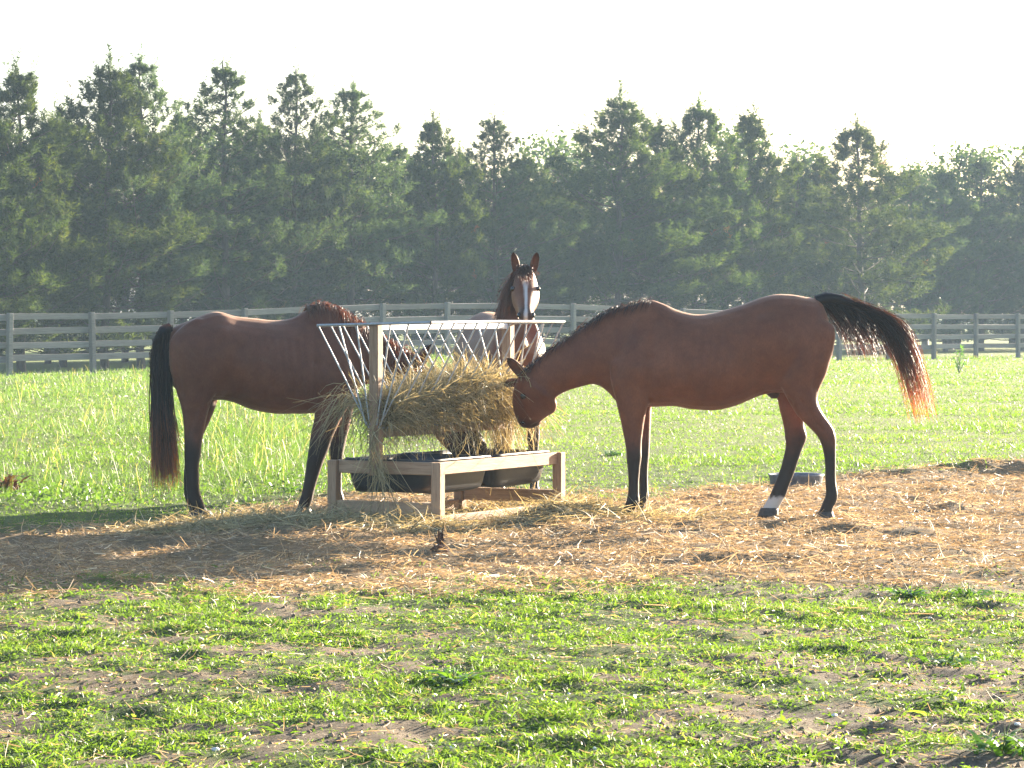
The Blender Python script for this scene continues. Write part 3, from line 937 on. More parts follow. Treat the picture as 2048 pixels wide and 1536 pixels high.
def bezier_strands(P0, P1, P2, W, segs=8, spread=None):
    N = len(P0); t = np.linspace(0, 1, segs + 1)
    C = ((1 - t) ** 2)[None, :, None] * P0[:, None] + (2 * t * (1 - t))[None, :, None] * P1[:, None] + (t ** 2)[None, :, None] * P2[:, None]
    T = norm(np.gradient(C, axis=1))
    side = norm(np.cross(T, RNG.normal(size=(N, 1, 3))))
    wd = (1 - .75 * t ** 2)[None, :, None] * W[:, None, None] * .5
    V = np.stack([C - side * wd, C + side * wd], 2)
    base = (np.arange(N) * (segs + 1) * 2)[:, None]; k = np.arange(segs)[None, :] * 2
    q = np.stack([base + k, base + k + 1, base + k + 3, base + k + 2], -1).reshape(-1, 4)
    tt = np.broadcast_to(t[None, :, None], (N, segs + 1, 2)).ravel(); ii = np.repeat(np.arange(N), (segs + 1) * 2)
    return V.reshape(-1, 3), q, tt, ii
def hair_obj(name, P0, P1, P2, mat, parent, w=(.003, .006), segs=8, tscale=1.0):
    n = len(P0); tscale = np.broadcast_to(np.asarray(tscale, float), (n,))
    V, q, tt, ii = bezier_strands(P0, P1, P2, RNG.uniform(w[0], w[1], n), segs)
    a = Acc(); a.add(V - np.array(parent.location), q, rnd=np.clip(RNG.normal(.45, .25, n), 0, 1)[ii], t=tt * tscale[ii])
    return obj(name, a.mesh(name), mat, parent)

def head_rings(P, a, nrm, lat, L=.58, k=1.0):
    """P poll, a axis to the nose, nrm forehead normal, lat sideways"""
    prof = [(-.04, .05, .05, .02), (.0, .105, .078, .0), (.07, .135, .094, -.004), (.15, .15, .106, 0), (.22, .150, .104, .004), (.29, .132, .090, .002), (.37, .100, .070, 0), (.45, .078, .058, .0),
            (.51, .070, .056, .004), (.555, .066, .058, .004), (.585, .052, .05, -.008), (.60, .03, .032, -.022)]
    out = []
    for t, hh, hw, dz in prof:
        t = t * L / .6; hh *= k; hw *= k
        c = P + a * t + nrm * (dz - hh)
        out.append((c, nrm * hh, lat * hw, -.12))
    return out

def ear_mesh(base, e, open_dir, L=.165, r=.036):
    e = e / np.linalg.norm(e); f = open_dir - e * (open_dir @ e); f = f / np.linalg.norm(f); s = np.cross(e, f)
    A = Acc(); m = 11; n = 9
    V = []
    for k in range(m):
        t = k / (m - 1)
        rr_ = r * (0.72 + 1.0 * t * 1.3) * (1 - t) ** .62 * 1.05 + .0012
        c = base + e * (L * t) + s * 0 - f * (.006 * math.sin(t * 3))
        ph = np.radians(np.linspace(-112, 112, n))
        outp = c[None] - f[None] * (np.cos(ph) * rr_ * .8)[:, None] + s[None] * (np.sin(ph) * rr_)[:, None]
        inp = c[None] - f[None] * (np.cos(ph[::-1]) * rr_ * .55)[:, None] + s[None] * (np.sin(ph[::-1]) * rr_ * .86)[:, None]
        V.append(np.concatenate([outp, inp]))
    V = np.concatenate(V); N = 2 * n
    i = np.arange(m - 1)[:, None] * N; j = np.arange(N)[None, :]; j2 = (j + 1) % N
    q = np.stack([i + j, i + j2, i + N + j2, i + N + j], -1).reshape(-1, 4)
    return V, q

def build_horse(name_label, frame, lofts, legs, coat, mats_black, origin, hooves, strokes=None):
    root = obj('horse', None, label=name_label, cat='horse', loc=tuple(origin))
    o3 = np.asarray(origin)
    acc = Acc()
    for rg in lofts:
        V, q, tr_ = loft(rg, 28, 5); acc.add(V, q)
        acc.v[-1] = V
        acc.f[3].append(tr_ + acc.n - len(V))
    for rg in legs:
        V, q, tr_ = loft(rg, 18, 5); acc.add(V, q); acc.f[3].append(tr_ + acc.n - len(V))
    me0 = acc.mesh('tmp')
    tmp = bpy.data.objects.new('tmp', me0); COL.objects.link(tmp)
    md = tmp.modifiers.new('r', 'REMESH'); md.mode = 'VOXEL'; md.voxel_size = .0105
    sm = tmp.modifiers.new('s', 'SMOOTH'); sm.factor = .5; sm.iterations = 7
    dg = bpy.context.evaluated_depsgraph_get()
    me = bpy.data.meshes.new_from_object(tmp.evaluated_get(dg))
    bpy.data.objects.remove(tmp); bpy.data.meshes.remove(me0)
    me.name = 'body'
    nv = len(me.vertices); co = np.empty(nv * 3, np.float32); me.vertices.foreach_get('co', co); co = co.reshape(-1, 3).astype(float)
    # faint muscle relief along the normals
    nn = np.empty(nv * 3, np.float32); me.vertices.foreach_get('normal', nn); nn = nn.reshape(-1, 3)
    rel = (fbm(co[:, 0] * 1.0 + co[:, 1] * .4, co[:, 2] + .3 * co[:, 1], .16, 2, 8.0) - .5) * .010 * sstep(.55, .85, co[:, 2])
    co = co + nn * rel[:, None]
    if strokes:                                   # muscle edges, hollows and ribs on both flanks
        uu = 1024 + co[:, 0] / co[:, 1] * F; vv = VH + (CAMZ - co[:, 2]) / co[:, 1] * F
        sidef = sstep(.15, .6, np.abs(nn @ frame.N)); disp = np.zeros(nv)
        for u0, v0, u1, v1, wd, dep in strokes:
            dx, dy = u1 - u0, v1 - v0; L2 = dx * dx + dy * dy + 1e-6
            tq = np.clip(((uu - u0) * dx + (vv - v0) * dy) / L2, 0, 1)
            disp += dep * np.exp(-((uu - u0 - tq * dx) ** 2 + (vv - v0 - tq * dy) ** 2) / wd ** 2)
        co = co + nn * (disp * sidef)[:, None]
    black, white = mats_black(co)
    me.vertices.foreach_set('co', (co - o3).astype(np.float32).ravel())
    me.polygons.foreach_set('use_smooth', np.ones(len(me.polygons), bool))
    for k, a in (('black', black), ('white', white)):
        at = me.attributes.new(k, 'FLOAT', 'POINT'); at.data.foreach_set('value', np.asarray(a, np.float32))
    me.materials.clear(); me.materials.append(coat); me.update()
    obj('body', me, parent=root)
    for rg in hooves:
        V, q, tr_ = loft(rg, 16, 3); a = Acc(); a.add(V - o3, q); a.f[3].append(tr_)
        obj('hoof', a.mesh('hoof', True), M['hoof'], root)
    return root

def leg_black(z, x, y):
    n = fbm(x * 3, z * 2, .25, 3, 2.2)
    return 1 - sstep(.40, .66, z + (n - .5) * .16)

def add_eye(root, c, r=.021):
    bm = bmesh.new(); bmesh.ops.create_uvsphere(bm, u_segments=14, v_segments=10, radius=r)
    me = bpy.data.meshes.new('eye'); bm.to_mesh(me); bm.free()
    for p in me.polygons: p.use_smooth = True
    obj('eye', me, M['eye'], root, loc=tuple(np.asarray(c) - np.array(root.location)))
def add_ear(root, base, e, od, coat, L=.165, r=.036, tip=.45):
    V, q = ear_mesh(np.asarray(base, float), np.asarray(e, float), np.asarray(od, float), L, r)
    a = Acc(); hgt = np.repeat(np.linspace(0, 1, 11), 18)
    a.add(V - np.array(root.location), q, black=sstep(.55, 1.0, hgt) * tip, white=np.zeros(len(V)))
    obj('ear', a.mesh('ear', True), coat, root)

# ---- the right horse, facing left with its nose at the rack -------------
R = Side(1450, 20.95, 0.0)
torso = rings_tb(R, [(1657, 640, 1660, 700, .06), (1640, 602, 1650, 745, .165), (1605, 592, 1612, 775, .235), (1554, 588, 1560, 786, .265), (1512, 599, 1522, 792, .262), (1470, 613, 1482, 808, .275, .06),
    (1430, 625, 1436, 820, .292, .12), (1395, 629, 1390, 819, .292, .15), (1358, 621, 1350, 813, .275, .22), (1325, 606, 1310, 814, .245, .3), (1300, 600, 1272, 814, .225, .32), (1268, 608, 1242, 808, .20, .25), (1243, 625, 1226, 797, .16, .15), (1228, 660, 1216, 780, .09)])
neck = rings_tb(R, [(1300, 604, 1250, 800, .17, .2), (1258, 610, 1226, 792, .155, .2), (1222, 621, 1206, 776, .13, .15), (1186, 642, 1186, 768, .108, .15), (1146, 669, 1160, 774, .09, .12), (1100, 700, 1138, 780, .08, .1), (1066, 728, 1120, 790, .075, .05), (1043, 750, 1106, 800, .065)])
head = rings_tb(R, [(1050, 742, 1104, 790, .05), (1036, 754, 1110, 797, .078, 0, 0.0), (1027, 775, 1115, 808, .098, 0, .04), (1024, 798, 1111, 824, .10, 0, .09), (1026, 820, 1093, 836, .078, 0, .15), (1031, 837, 1083, 845, .062, 0, .20), (1037, 850, 1076, 854, .056, 0, .245), (1043, 858, 1066, 860, .04, 0, .27)])
chin = rings_tb(R, [(1056, 842, 1058, 859, .030, 0, .24), (1066, 840, 1067, 858, .036, 0, .24), (1076, 840, 1077, 854, .030, 0, .24), (1084, 843, 1084, 850, .014, 0, .24)])
fn = [(1218, 1308, 730, .085), (1226, 1302, 785, .085), (1235, 1291, 822, .072), (1243, 1285, 858, .056), (1249, 1282, 888, .05), (1251, 1282, 912, .049), (1253, 1279, 934, .042), (1255, 1277, 960, .036), (1254, 1277, 985, .035), (1249, 1278, 1004, .039), (1244, 1271, 1016, .036), (1240, 1272, 1026, .041)]
ff = [(1245, 1320, 745, .085), (1258, 1308, 800, .08), (1263, 1305, 826, .07), (1270, 1303, 866, .056), (1274, 1302, 890, .05), (1275, 1301, 909, .049), (1277, 1299, 930, .041), (1279, 1298, 957, .036), (1279, 1299, 985, .035), (1275, 1300, 998, .039), (1268, 1292, 1010, .036), (1262, 1290, 1024, .041)]
hn = [(1545, 1664, 655, .09), (1546, 1665, 695, .112), (1550, 1652, 738, .112), (1560, 1636, 778, .092), (1576, 1633, 806, .076), (1592, 1646, 831, .061), (1614, 1662, 853, .051), (1631, 1668, 872, .047), (1640, 1668, 893, .041), (1645, 1668, 921, .036), (1646, 1668, 957, .034), (1647, 1672, 986, .04), (1641, 1669, 1002, .037), (1636, 1662, 1014, .036), (1631, 1662, 1026, .042)]
hf = [(1530, 1650, 690, .10), (1545, 1640, 740, .1), (1555, 1628, 785, .086), (1562, 1618, 818, .07), (1569, 1612, 847, .056), (1573, 1618, 875, .048), (1574, 1610, 897, .042), (1569, 1602, 920, .037), (1560, 1592, 950, .034), (1550, 1582, 975, .036), (1542, 1576, 993, .04), (1534, 1567, 1008, .037), (1526, 1560, 1022, .042)]
legsR = [rings_leg(R, fn, -.13), rings_leg(R, ff, .13), rings_leg(R, hn, -.135), rings_leg(R, hf, .135)]
hoofs = [rings_leg(R, [(1239, 1272, 1021, .043), (1234, 1276, 1038, .053)], -.13), rings_leg(R, [(1260, 1291, 1021, .043), (1256, 1293, 1038, .053)], .13),
         rings_leg(R, [(1629, 1662, 1021, .043), (1624, 1666, 1038, .053)], -.135), rings_leg(R, [(1524, 1560, 1018, .043), (1517, 1560, 1037, .053)], .135)]
sockc = R.P(1550, 1000, .135)
def blackR(co):
    b = leg_black(co[:, 2], co[:, 0], co[:, 1])
    b = b * (np.linalg.norm(co[:, :2] - R.P(1060, 850, .2)[:2], axis=1) > .35)
    mz = R.P(1058, 856, .25); b = np.maximum(b, .8 * (1 - sstep(.05, .16, np.linalg.norm(co - mz, axis=1))))
    wdist = np.hypot((co[:, 0] - sockc[0]) , (co[:, 1] - sockc[1]))
    wh = (1 - sstep(.125, .15, co[:, 2] + .05 * (fbm(co[:, 0] + co[:, 2], co[:, 1], .03, 3) - .5))) * (wdist < .3) * (co[:, 0] < R.P(1600, 0)[0])
    return b, wh
STR = [(1312, 640, 1302, 715, 10, -.012), (1302, 715, 1300, 795, 9, -.012), (1264, 640, 1230, 742, 11, -.011), (1272, 748, 1288, 778, 20, .012), (1250, 700, 1262, 730, 16, .009), (1215, 752, 1130, 774, 8, -.008),
       (1508, 690, 1520, 765, 20, -.018), (1530, 642, 1534, 646, 13, .013), (1644, 655, 1628, 775, 8, -.012), (1610, 680, 1605, 740, 22, .008), (1566, 764, 1572, 770, 16, .013), (1532, 786, 1580, 806, 7, -.010), (1600, 800, 1646, 862, 5, -.007),
       (1322, 640, 1345, 660, 16, -.009), (1086, 800, 1090, 806, 15, .010), (1040, 796, 1062, 834, 4, .006), (1046, 785, 1052, 784, 6, .008), (1066, 851, 1084, 842, 2.5, -.008), (1112, 782, 1104, 770, 6, -.010),
       (1269, 925, 1269, 995, 3.5, -.007), (1660, 900, 1661, 985, 3.5, -.007), (1264, 905, 1264, 915, 8, .005), (1655, 868, 1660, 876, 7, .006), (1560, 610, 1480, 640, 18, -.006)]
STR += [(uq, 672 + 10 * math.sin(uq), uq - 12, 785, 4.5, -.0032) for uq in range(1342, 1490, 17)]
horseR = build_horse('bay horse facing left with head lowered to the hay and tail streaming behind', R, [torso, neck, head, chin], legsR, M['coat_a'], blackR, [vx(1450, 20.95), 20.95, 0], hoofs, STR)
add_eye(horseR, R.P(1046, 792, -.035)); 
add_ear(horseR, R.P(1047, 752, -.05), R.P(1015, 716, -.08) - R.P(1047, 752, -.05), np.array([-.35, -.75, -.3]), M['coat_a'], .168, .04, 1.0)
add_ear(horseR, R.P(1036, 764, .05), R.P(1008, 772, .12) - R.P(1036, 764, .05), np.array([-.3, -.5, -.8]), M['coat_a'], .12, .036, 1.0)
def side_nostril(root, fr, u, v, lat):
    a_ = Acc(); c = fr.P(u, v, lat)
    V, q, tr_ = loft([(c - fr.N * .012, fr.T * .016, np.array([0, 0, .010])), (c, fr.T * .014, np.array([0, 0, .008])), (c + fr.N * .01, fr.T * .008, np.array([0, 0, .005]))], 10, 3)
    a_.add(V - np.array(root.location), q); a_.f[3].append(tr_)
    obj('nostril', a_.mesh('nostril', True), M['eye'], root)
side_nostril(horseR, R, 1046, 847, .18)
# sheath under the flank
a_ = Acc(); V, q, tr_ = loft([(R.P(1542, 775), R.T * .05, R.N * .05), (R.P(1546, 788), R.T * .045, R.N * .045), (R.P(1549, 797), R.T * .02, R.N * .02)], 12, 3); a_.add(V - np.array(horseR.location), q); a_.f[3].append(tr_)
a_.a['black'] = [np.full(len(V), .75)]; a_.a['white'] = [np.zeros(len(V))]
obj('sheath', a_.mesh('sheath', True), M['coat_a'], horseR)
# mane along the crest, lying to the far side
crest = [(1306, 600), (1265, 608), (1222, 620), (1186, 641), (1146, 668), (1100, 699), (1066, 727), (1042, 750)]
def crest_pts(fr, crest, n, jit=.01, lat=0.0):
    C = np.array([fr.P(u, v + 2) for u, v in crest]); s = RNG.random(n) * (len(C) - 1)
    out = np.stack([np.interp(s, np.arange(len(C)), C[:, k]) for k in range(3)], -1)
    return out + RNG.normal(size=(n, 3)) * jit + fr.N * lat, s / (len(C) - 1)
n = 1100
p0, s_ = crest_pts(R, crest, n, .008)
sd_ = np.where(RNG.random(n) < .22, -1.0, 1.0)
p1 = p0 + np.array([0, 0, .035]) + R.N * (.05 * sd_)[:, None] + RNG.normal(size=(n, 3)) * .012
p2 = p0 + R.N * (sd_ * .11)[:, None] + np.array([-.03, 0, 0]) + np.stack([RNG.normal(size=n) * .02, RNG.normal(size=n) * .01, -RNG.uniform(.04, .2, n) * np.where(sd_ < 0, .35, 1)], -1)
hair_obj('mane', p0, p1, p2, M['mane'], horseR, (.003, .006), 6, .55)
# tail: dock arching out, hair streaming down to the right
n = 1450
dock = np.array([R.P(1632, 604), R.P(1652, 597), R.P(1680, 599), R.P(1712, 611), R.P(1742, 624)])
dk = Acc(); tube(dk, dock - np.array(horseR.location), [.045, .043, .036, .026, .012], 10, rnd=.2, t=0.0)
obj('dock', dk.mesh('dock', True), M['mane'], horseR)
s = RNG.random(n) ** .8
p0 = np.stack([np.interp(s * 4, np.arange(5), dock[:, k]) for k in range(3)], -1) + RNG.normal(size=(n, 3)) * .014
main = RNG.random(n) < (.10 + .85 * s)
def scat(u, v, su, sv, slat, n): return np.array([R.P(a, b) for a, b in zip(u + RNG.normal(size=n) * su, v + RNG.normal(size=n) * sv)]) + R.N * (RNG.normal(size=n) * slat)[:, None]
ac = np.round(RNG.random(n) * 9) / 9 + RNG.normal(size=n) * .05        # locks across the tail, inner to outer
al = RNG.random(n) ** .6                                               # how far down a hair reaches
q1 = scat(1782 + 50 * ac, 640 - 14 * ac, 5, 6, .05, n)
q2 = scat(1775 + 45 * ac + 52 * al, 672 + 178 * al - 12 * ac, 4, 7, .06, n)
hs_ = np.round(RNG.random(n) * 11) / 11
h1 = scat(1668 + 105 * s, 636 + 14 * s, 6, 8, .04, n); h2 = scat(1684 + 112 * s + 6 * hs_, 655 + 55 * RNG.random(n) + 25 * s, 5, 10, .05, n)
p1 = np.where(main[:, None], q1, h1); p2 = np.where(main[:, None], q2, h2)
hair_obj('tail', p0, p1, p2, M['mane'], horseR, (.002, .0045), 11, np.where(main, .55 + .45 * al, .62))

# ---- the left horse, facing right with its head behind the rack ----------
Lh_ = Side(395, 21.12, math.radians(20))
torso = rings_tb(Lh_, [(337, 668, 334, 735, .06), (346, 655, 346, 772, .15), (380, 640, 376, 792, .235), (430, 623, 417, 800, .27), (470, 632, 456, 802, .275), (508, 636.5, 500, 818, .29, .06), (548, 640, 545, 827, .295, .15), (584, 635, 590, 828, .275, .24), (612, 620, 626, 827, .25, .3), (640, 610, 662, 823, .22, .34), (668, 618, 692, 812, .19, .3), (690, 645, 710, 785, .10)])
neck = rings_tb(Lh_, [(625, 615, 690, 812, .17, .2), (655, 612, 706, 790, .15, .2), (680, 622, 720, 775, .125, .15), (716, 645, 742, 768, .10, .15), (758, 670, 770, 772, .087, .1), (798, 694, 792, 785, .078, .05), (832, 716, 812, 795, .06)])
head = rings_tb(Lh_, [(838, 718, 815, 772, .05), (852, 732, 812, 800, .08, 0, -.02), (880, 765, 826, 828, .098, 0, -.06), (908, 803, 843, 853, .102, 0, -.1), (933, 842, 858, 874, .085, 0, -.15), (948, 872, 874, 894, .068, 0, -.19), (956, 896, 890, 910, .06, 0, -.21), (952, 915, 905, 921, .05, 0, -.22), (942, 924, 918, 926, .025, 0, -.22)])
hn = [(332, 442, 680, .10), (330, 437, 728, .115), (341, 425, 774, .1), (353, 409, 814, .08), (358, 401, 848, .062), (359, 395, 880, .052), (359, 393, 905, .048), (360, 389, 926, .042), (362, 389, 952, .037), (364, 391, 980, .036), (365, 398, 1001, .041), (370, 402, 1012, .037), (375, 410, 1023, .043)]
hf = [(350, 462, 715, .1), (372, 454, 766, .096), (388, 442, 812, .076), (393, 429, 843, .06), (392, 416, 871, .052), (385, 404, 900, .047), (380, 398, 922, .041), (376, 398, 952, .036), (377, 401, 985, .037), (379, 407, 1001, .04), (385, 411, 1012, .037), (388, 418, 1022, .043)]
fn = [(618, 700, 755, .085), (620, 692, 800, .085), (618, 673, 834, .07), (611, 657, 868, .056), (606, 646, 900, .05), (603, 637, 921, .049), (600, 630, 942, .042), (596, 622, 967, .036), (592, 617, 987, .036), (587, 614, 1001, .039), (585, 610, 1010, .036), (583, 611, 1019, .042)]
ff = [(655, 728, 775, .085), (661, 716, 828, .07), (666, 707, 868, .056), (669, 699, 903, .05), (671, 696, 930, .042), (673, 694, 958, .036), (673, 695, 983, .036), (674, 699, 996, .039), (677, 700, 1006, .036), (678, 704, 1016, .042)]
legsL = [rings_leg(Lh_, hn, -.13), rings_leg(Lh_, hf, .13), rings_leg(Lh_, fn, -.13), rings_leg(Lh_, ff, .13)]
hoofs = [rings_leg(Lh_, [(374, 411, 1018, .044), (373, 420, 1034, .053)], -.13), rings_leg(Lh_, [(387, 418, 1017, .044), (387, 427, 1034, .053)], .13),
         rings_leg(Lh_, [(582, 611, 1014, .044), (578, 615, 1030, .053)], -.13), rings_leg(Lh_, [(677, 704, 1011, .044), (677, 709, 1028, .053)], .13)]
def blackL(co):
    b = leg_black(co[:, 2] - .02, co[:, 0], co[:, 1])
    b = b * (co[:, 0] < Lh_.P(770, 800)[0])
    mz = Lh_.P(925, 915, -.2); b = np.maximum(b, .9 * (1 - sstep(.10, .3, np.linalg.norm(co - mz, axis=1))))
    return b, np.zeros(len(co))
STR = [(630, 650, 634, 725, 9, -.012), (634, 725, 636, 800, 9, -.012), (478, 700, 470, 770, 18, -.018), (442, 662, 446, 664, 12, .013), (346, 685, 362, 785, 8, -.012), (385, 690, 388, 750, 20, .008), (432, 772, 436, 778, 15, .013), (452, 796, 412, 812, 7, -.010),
       (395, 815, 372, 880, 5, -.006), (376, 915, 378, 990, 3.5, -.006), (612, 930, 603, 985, 3.5, -.006), (595, 640, 575, 662, 16, -.008), (650, 760, 655, 785, 16, .010), (418, 640, 490, 650, 16, -.006)]
STR += [(uq, 680 + 9 * math.sin(uq), uq + 9, 790, 4.5, -.0032) for uq in range(495, 615, 16)]
horseL = build_horse('dark bay horse facing right on the left of the feeder, long tail hanging down', Lh_, [torso, neck, head], legsL, M['coat_b'], blackL, [*Lh_.P(480, 1030)[:2], 0], hoofs, STR)
add_eye(horseL, Lh_.P(886, 795, -.185))
add_ear(horseL, Lh_.P(838, 728, -.06), np.array([.35, -.15, .7]), np.array([.7, -.6, -.1]), M['coat_b'], .16, .036, 1.0)
add_ear(horseL, Lh_.P(842, 728, .06), np.array([.4, .15, .7]), np.array([.7, .3, -.1]), M['coat_b'], .16, .036, 1.0)
crest = [(612, 619), (640, 609), (668, 615), (700, 633), (740, 659), (780, 684), (815, 706), (836, 720)]
n = 1300
p0, s_ = crest_pts(Lh_, crest, n, .01)
sd_ = np.where(RNG.random(n) < .55, -1.0, 1.0)
p1 = p0 + np.array([0, 0, .05]) + Lh_.N * (.04 * sd_)[:, None] + RNG.normal(size=(n, 3)) * .014
p2 = p0 + Lh_.N * (sd_ * .12)[:, None] + np.stack([RNG.normal(size=n) * .03, RNG.normal(size=n) * .01, -RNG.uniform(.02, .20, n)], -1)
hair_obj('mane', p0, p1, p2, M['brownmane'], horseL, (.003, .006), 6)
n = 1500
dock = np.array([Lh_.P(350, 656), Lh_.P(336, 662), Lh_.P(324, 682), Lh_.P(318, 712), Lh_.P(316, 750)]) - Lh_.T * .03
dk = Acc(); tube(dk, dock - np.array(horseL.location), [.04, .042, .036, .028, .012], 10, rnd=.2, t=0.0)
obj('dock', dk.mesh('dock', True), M['mane'], horseL)
s = RNG.random(n)
p0 = np.stack([np.interp(s * 4, np.arange(5), dock[:, k]) for k in range(3)], -1) + RNG.normal(size=(n, 3)) * .016
wv_ = RNG.random(n)
def scL(u, v, su, sv, sl, n): return np.array([Lh_.P(a, b) for a, b in zip(u + RNG.normal(size=n) * su, v + RNG.normal(size=n) * sv)]) + Lh_.N * (RNG.normal(size=n) * sl)[:, None] - Lh_.N * .05
p1 = scL(302 + 34 * wv_, 800 + 0 * wv_, 6, 20, .035, n)
p2 = scL(302 + 50 * wv_, 860 + 120 * RNG.random(n) ** .7, 5, 8, .04, n)
hair_obj('tail', p0, p1, p2, M['mane'], horseL, (.003, .006), 10)

# ---- the third horse, behind the feeder, looking at the camera -----------
K = Local((vx(1030, 23.55), 23.55), (.22, -.975))
torso = rings_tb(K, [(-1.40, 1.18, -1.40, .98, .07), (-1.30, 1.33, -1.28, .88, .17), (-1.1, 1.39, -1.1, .77, .25), (-.9, 1.41, -.9, .77, .27), (-.6, 1.36, -.6, .71, .285, .1), (-.35, 1.35, -.35, .71, .28, .15), (-.12, 1.42, -.08, .75, .245, .3), (.03, 1.41, .1, .77, .23, .25), (.14, 1.33, .2, .82, .20, .1), (.25, 1.2, .27, .92, .12)])
Hh = np.array([0.03, -1.0, 0.0]); Hh /= np.linalg.norm(Hh)
poll = np.array([vx(1050, 23.12), 23.12, 1.725])
def ring_free(T_, B_, hw, sk, latv): return ((T_ + B_) / 2, (T_ - B_) / 2, latv * hw, sk)
kp = lambda s, z: K.P(s, z)
latH = np.array([1.0, .03, 0])
pb = poll + np.array([0, .02, -.02])
neck = [ring_free(kp(-.1, 1.41), kp(.2, .92), .175, .1, K.N), ring_free(kp(.02, 1.48), kp(.3, 1.07), .145, .1, K.N), ring_free(kp(.12, 1.56), kp(.36, 1.22), .115, .1, norm(K.N * -1 + latH) * -1),
        ring_free((kp(.2, 1.65) + pb) / 2 + np.array([0, .0, .0]), (kp(.40, 1.34) + pb + np.array([0, -.10, -.27])) / 2, .09, .1, -latH), ring_free(pb + np.array([0, .03, 0]), pb + np.array([0, -.10, -.24]), .075, 0, -latH)]
a_ax = np.array([.015, -.73, -.68]); a_ax /= np.linalg.norm(a_ax)
n_up = np.array([0, -.68, .73]); n_up -= a_ax * (n_up @ a_ax); n_up /= np.linalg.norm(n_up)
lat = np.cross(a_ax, n_up)
head = head_rings(poll, a_ax, n_up, lat, .51, .97)
def gl(rows, s0, lt): return [(K.P(s0 + r[0], r[1], lt), K.T * r[2], K.N * r[3]) for r in rows]
fore = [(0, 1.02, .14, .08), (0, .85, .11, .088), (0, .7, .08, .07), (0, .56, .058, .054), (0, .45, .052, .05), (0, .38, .044, .043), (0, .28, .036, .036), (0, .2, .035, .035), (.01, .13, .042, .04), (.03, .08, .036, .036), (.045, .045, .045, .042)]
hind = [(0, 1.1, .2, .09), (.02, .9, .18, .112), (.02, .74, .12, .085), (-.06, .6, .085, .062), (-.12, .5, .062, .05), (-.14, .44, .056, .047), (-.12, .35, .042, .038), (-.11, .22, .036, .035), (-.09, .13, .042, .04), (-.06, .08, .036, .036), (-.05, .045, .045, .042)]
hoofrow = [(.045, .055, .046, .044), (.06, -.01, .062, .054)]
hoofh = [(-.05, .055, .046, .044), (-.035, -.01, .062, .054)]
legsK = [gl(fore, .06, .13), gl(fore, .03, -.13), gl(hind, -1.08, .14), gl(hind, -1.16, -.14)]
hoofs = [gl(hoofrow, .06, .13), gl(hoofrow, .03, -.13), gl(hoofh, -1.08, .14), gl(hoofh, -1.16, -.14)]
def blackK(co):
    b = leg_black(co[:, 2], co[:, 0], co[:, 1])
    rel = co - poll; ta = rel @ a_ax; tl = rel @ lat; tn = rel @ n_up
    onh = (ta > -.05) & (np.abs(tl) < .14) & (tn > -.12) & (co[:, 1] < poll[1] + .1)
    b = np.maximum(b, onh * .75 * sstep(.37, .45, ta))
    wd = np.interp(ta, [.09, .125, .17, .23, .31, .39, .43, .47, .55], [.0, .018, .014, .006, .005, .004, .001, .007, .008])
    c = np.interp(ta, [.1, .3, .6], [-.0, -.002, .004])
    wh = onh * (tn > -.075) * (1 - sstep(0, .012, np.abs(tl - c) - wd - .006 * (fbm(ta * 1.0, tl, .03, 2, 3.0) - .5))) * sstep(.10, .13, ta)
    return b * (1 - wh), wh
horseK = build_horse('bright bay horse with a white blaze standing behind the feeder, looking at the camera', K, [torso, neck, head], legsK, M['coat_c'], blackK, [*K.P(-.5, 0)[:2], 0], hoofs)
for sx in (-1, 1):
    add_eye(horseK, poll + a_ax * .158 + lat * (sx * .091) + n_up * -.055, .02)
    base = poll + a_ax * .0 + lat * (sx * .062) + n_up * -.02
    add_ear(horseK, base, np.array([sx * np.sign(lat[0]) * .2, -.12, 1.0]), np.array([sx * np.sign(lat[0]) * .45, -1.0, 0]), M['coat_c'], .145, .033, .7)
    # nostril: a dark comma-shaped hollow rim
    a_ = Acc(); c = poll + a_ax * .468 + lat * (sx * .042) + n_up * -.036
    V, q, tr_ = loft([(c + n_up * .014 + lat * sx * .006, a_ax * .02, lat * .012), (c + lat * sx * .014, a_ax * .022, lat * .010), (c - n_up * .03, a_ax * .012, lat * .008)], 10, 3)
    a_.add(V - np.array(horseK.location), q); a_.f[3].append(tr_)
    obj('nostril', a_.mesh('nostril', True), M['eye'], horseK)
# forelock and mane falling on the horse's right side (left in the view)
n = 260
p0 = poll + lat[None] * (RNG.normal(size=n) * .025)[:, None] + a_ax[None] * RNG.uniform(-.03, .02, n)[:, None] + np.array([0, -.01, .015])
p1 = p0 + n_up * .05 + a_ax * .05 + lat[None] * (RNG.normal(size=n) * .02)[:, None]
p2 = p0 + a_ax[None] * RNG.uniform(.08, .2, n)[:, None] + n_up * .012 + lat[None] * (RNG.normal(size=n) * .035 )[:, None]
hair_obj('forelock', p0, p1, p2, M['brownmane'], horseK, (.003, .006), 6, .5)
n = 900
Cm = np.array([kp(-.02, 1.47), kp(.06, 1.54), kp(.15, 1.61), (kp(.2, 1.65) + pb) / 2, pb + np.array([0, .03, .0])])
s = RNG.random(n) * 4
p0 = np.stack([np.interp(s, np.arange(5), Cm[:, k]) for k in range(3)], -1) + RNG.normal(size=(n, 3)) * .01
sx = np.array([-1.0, -.12, 0])
p1 = p0 + sx * .09 + np.array([0, 0, .04]) + RNG.normal(size=(n, 3)) * .015
p2 = p0 + sx * .14 + np.stack([RNG.normal(size=n) * .02, RNG.normal(size=n) * .02, -RNG.uniform(.12, .34, n)], -1)
hair_obj('mane', p0, p1, p2, M['brownmane'], horseK, (.0035, .007), 7, .7)
M['soil'] = m_simple('dry_soil', (.19, .142, .10), .95, .1, 0, 50, .5, .6)
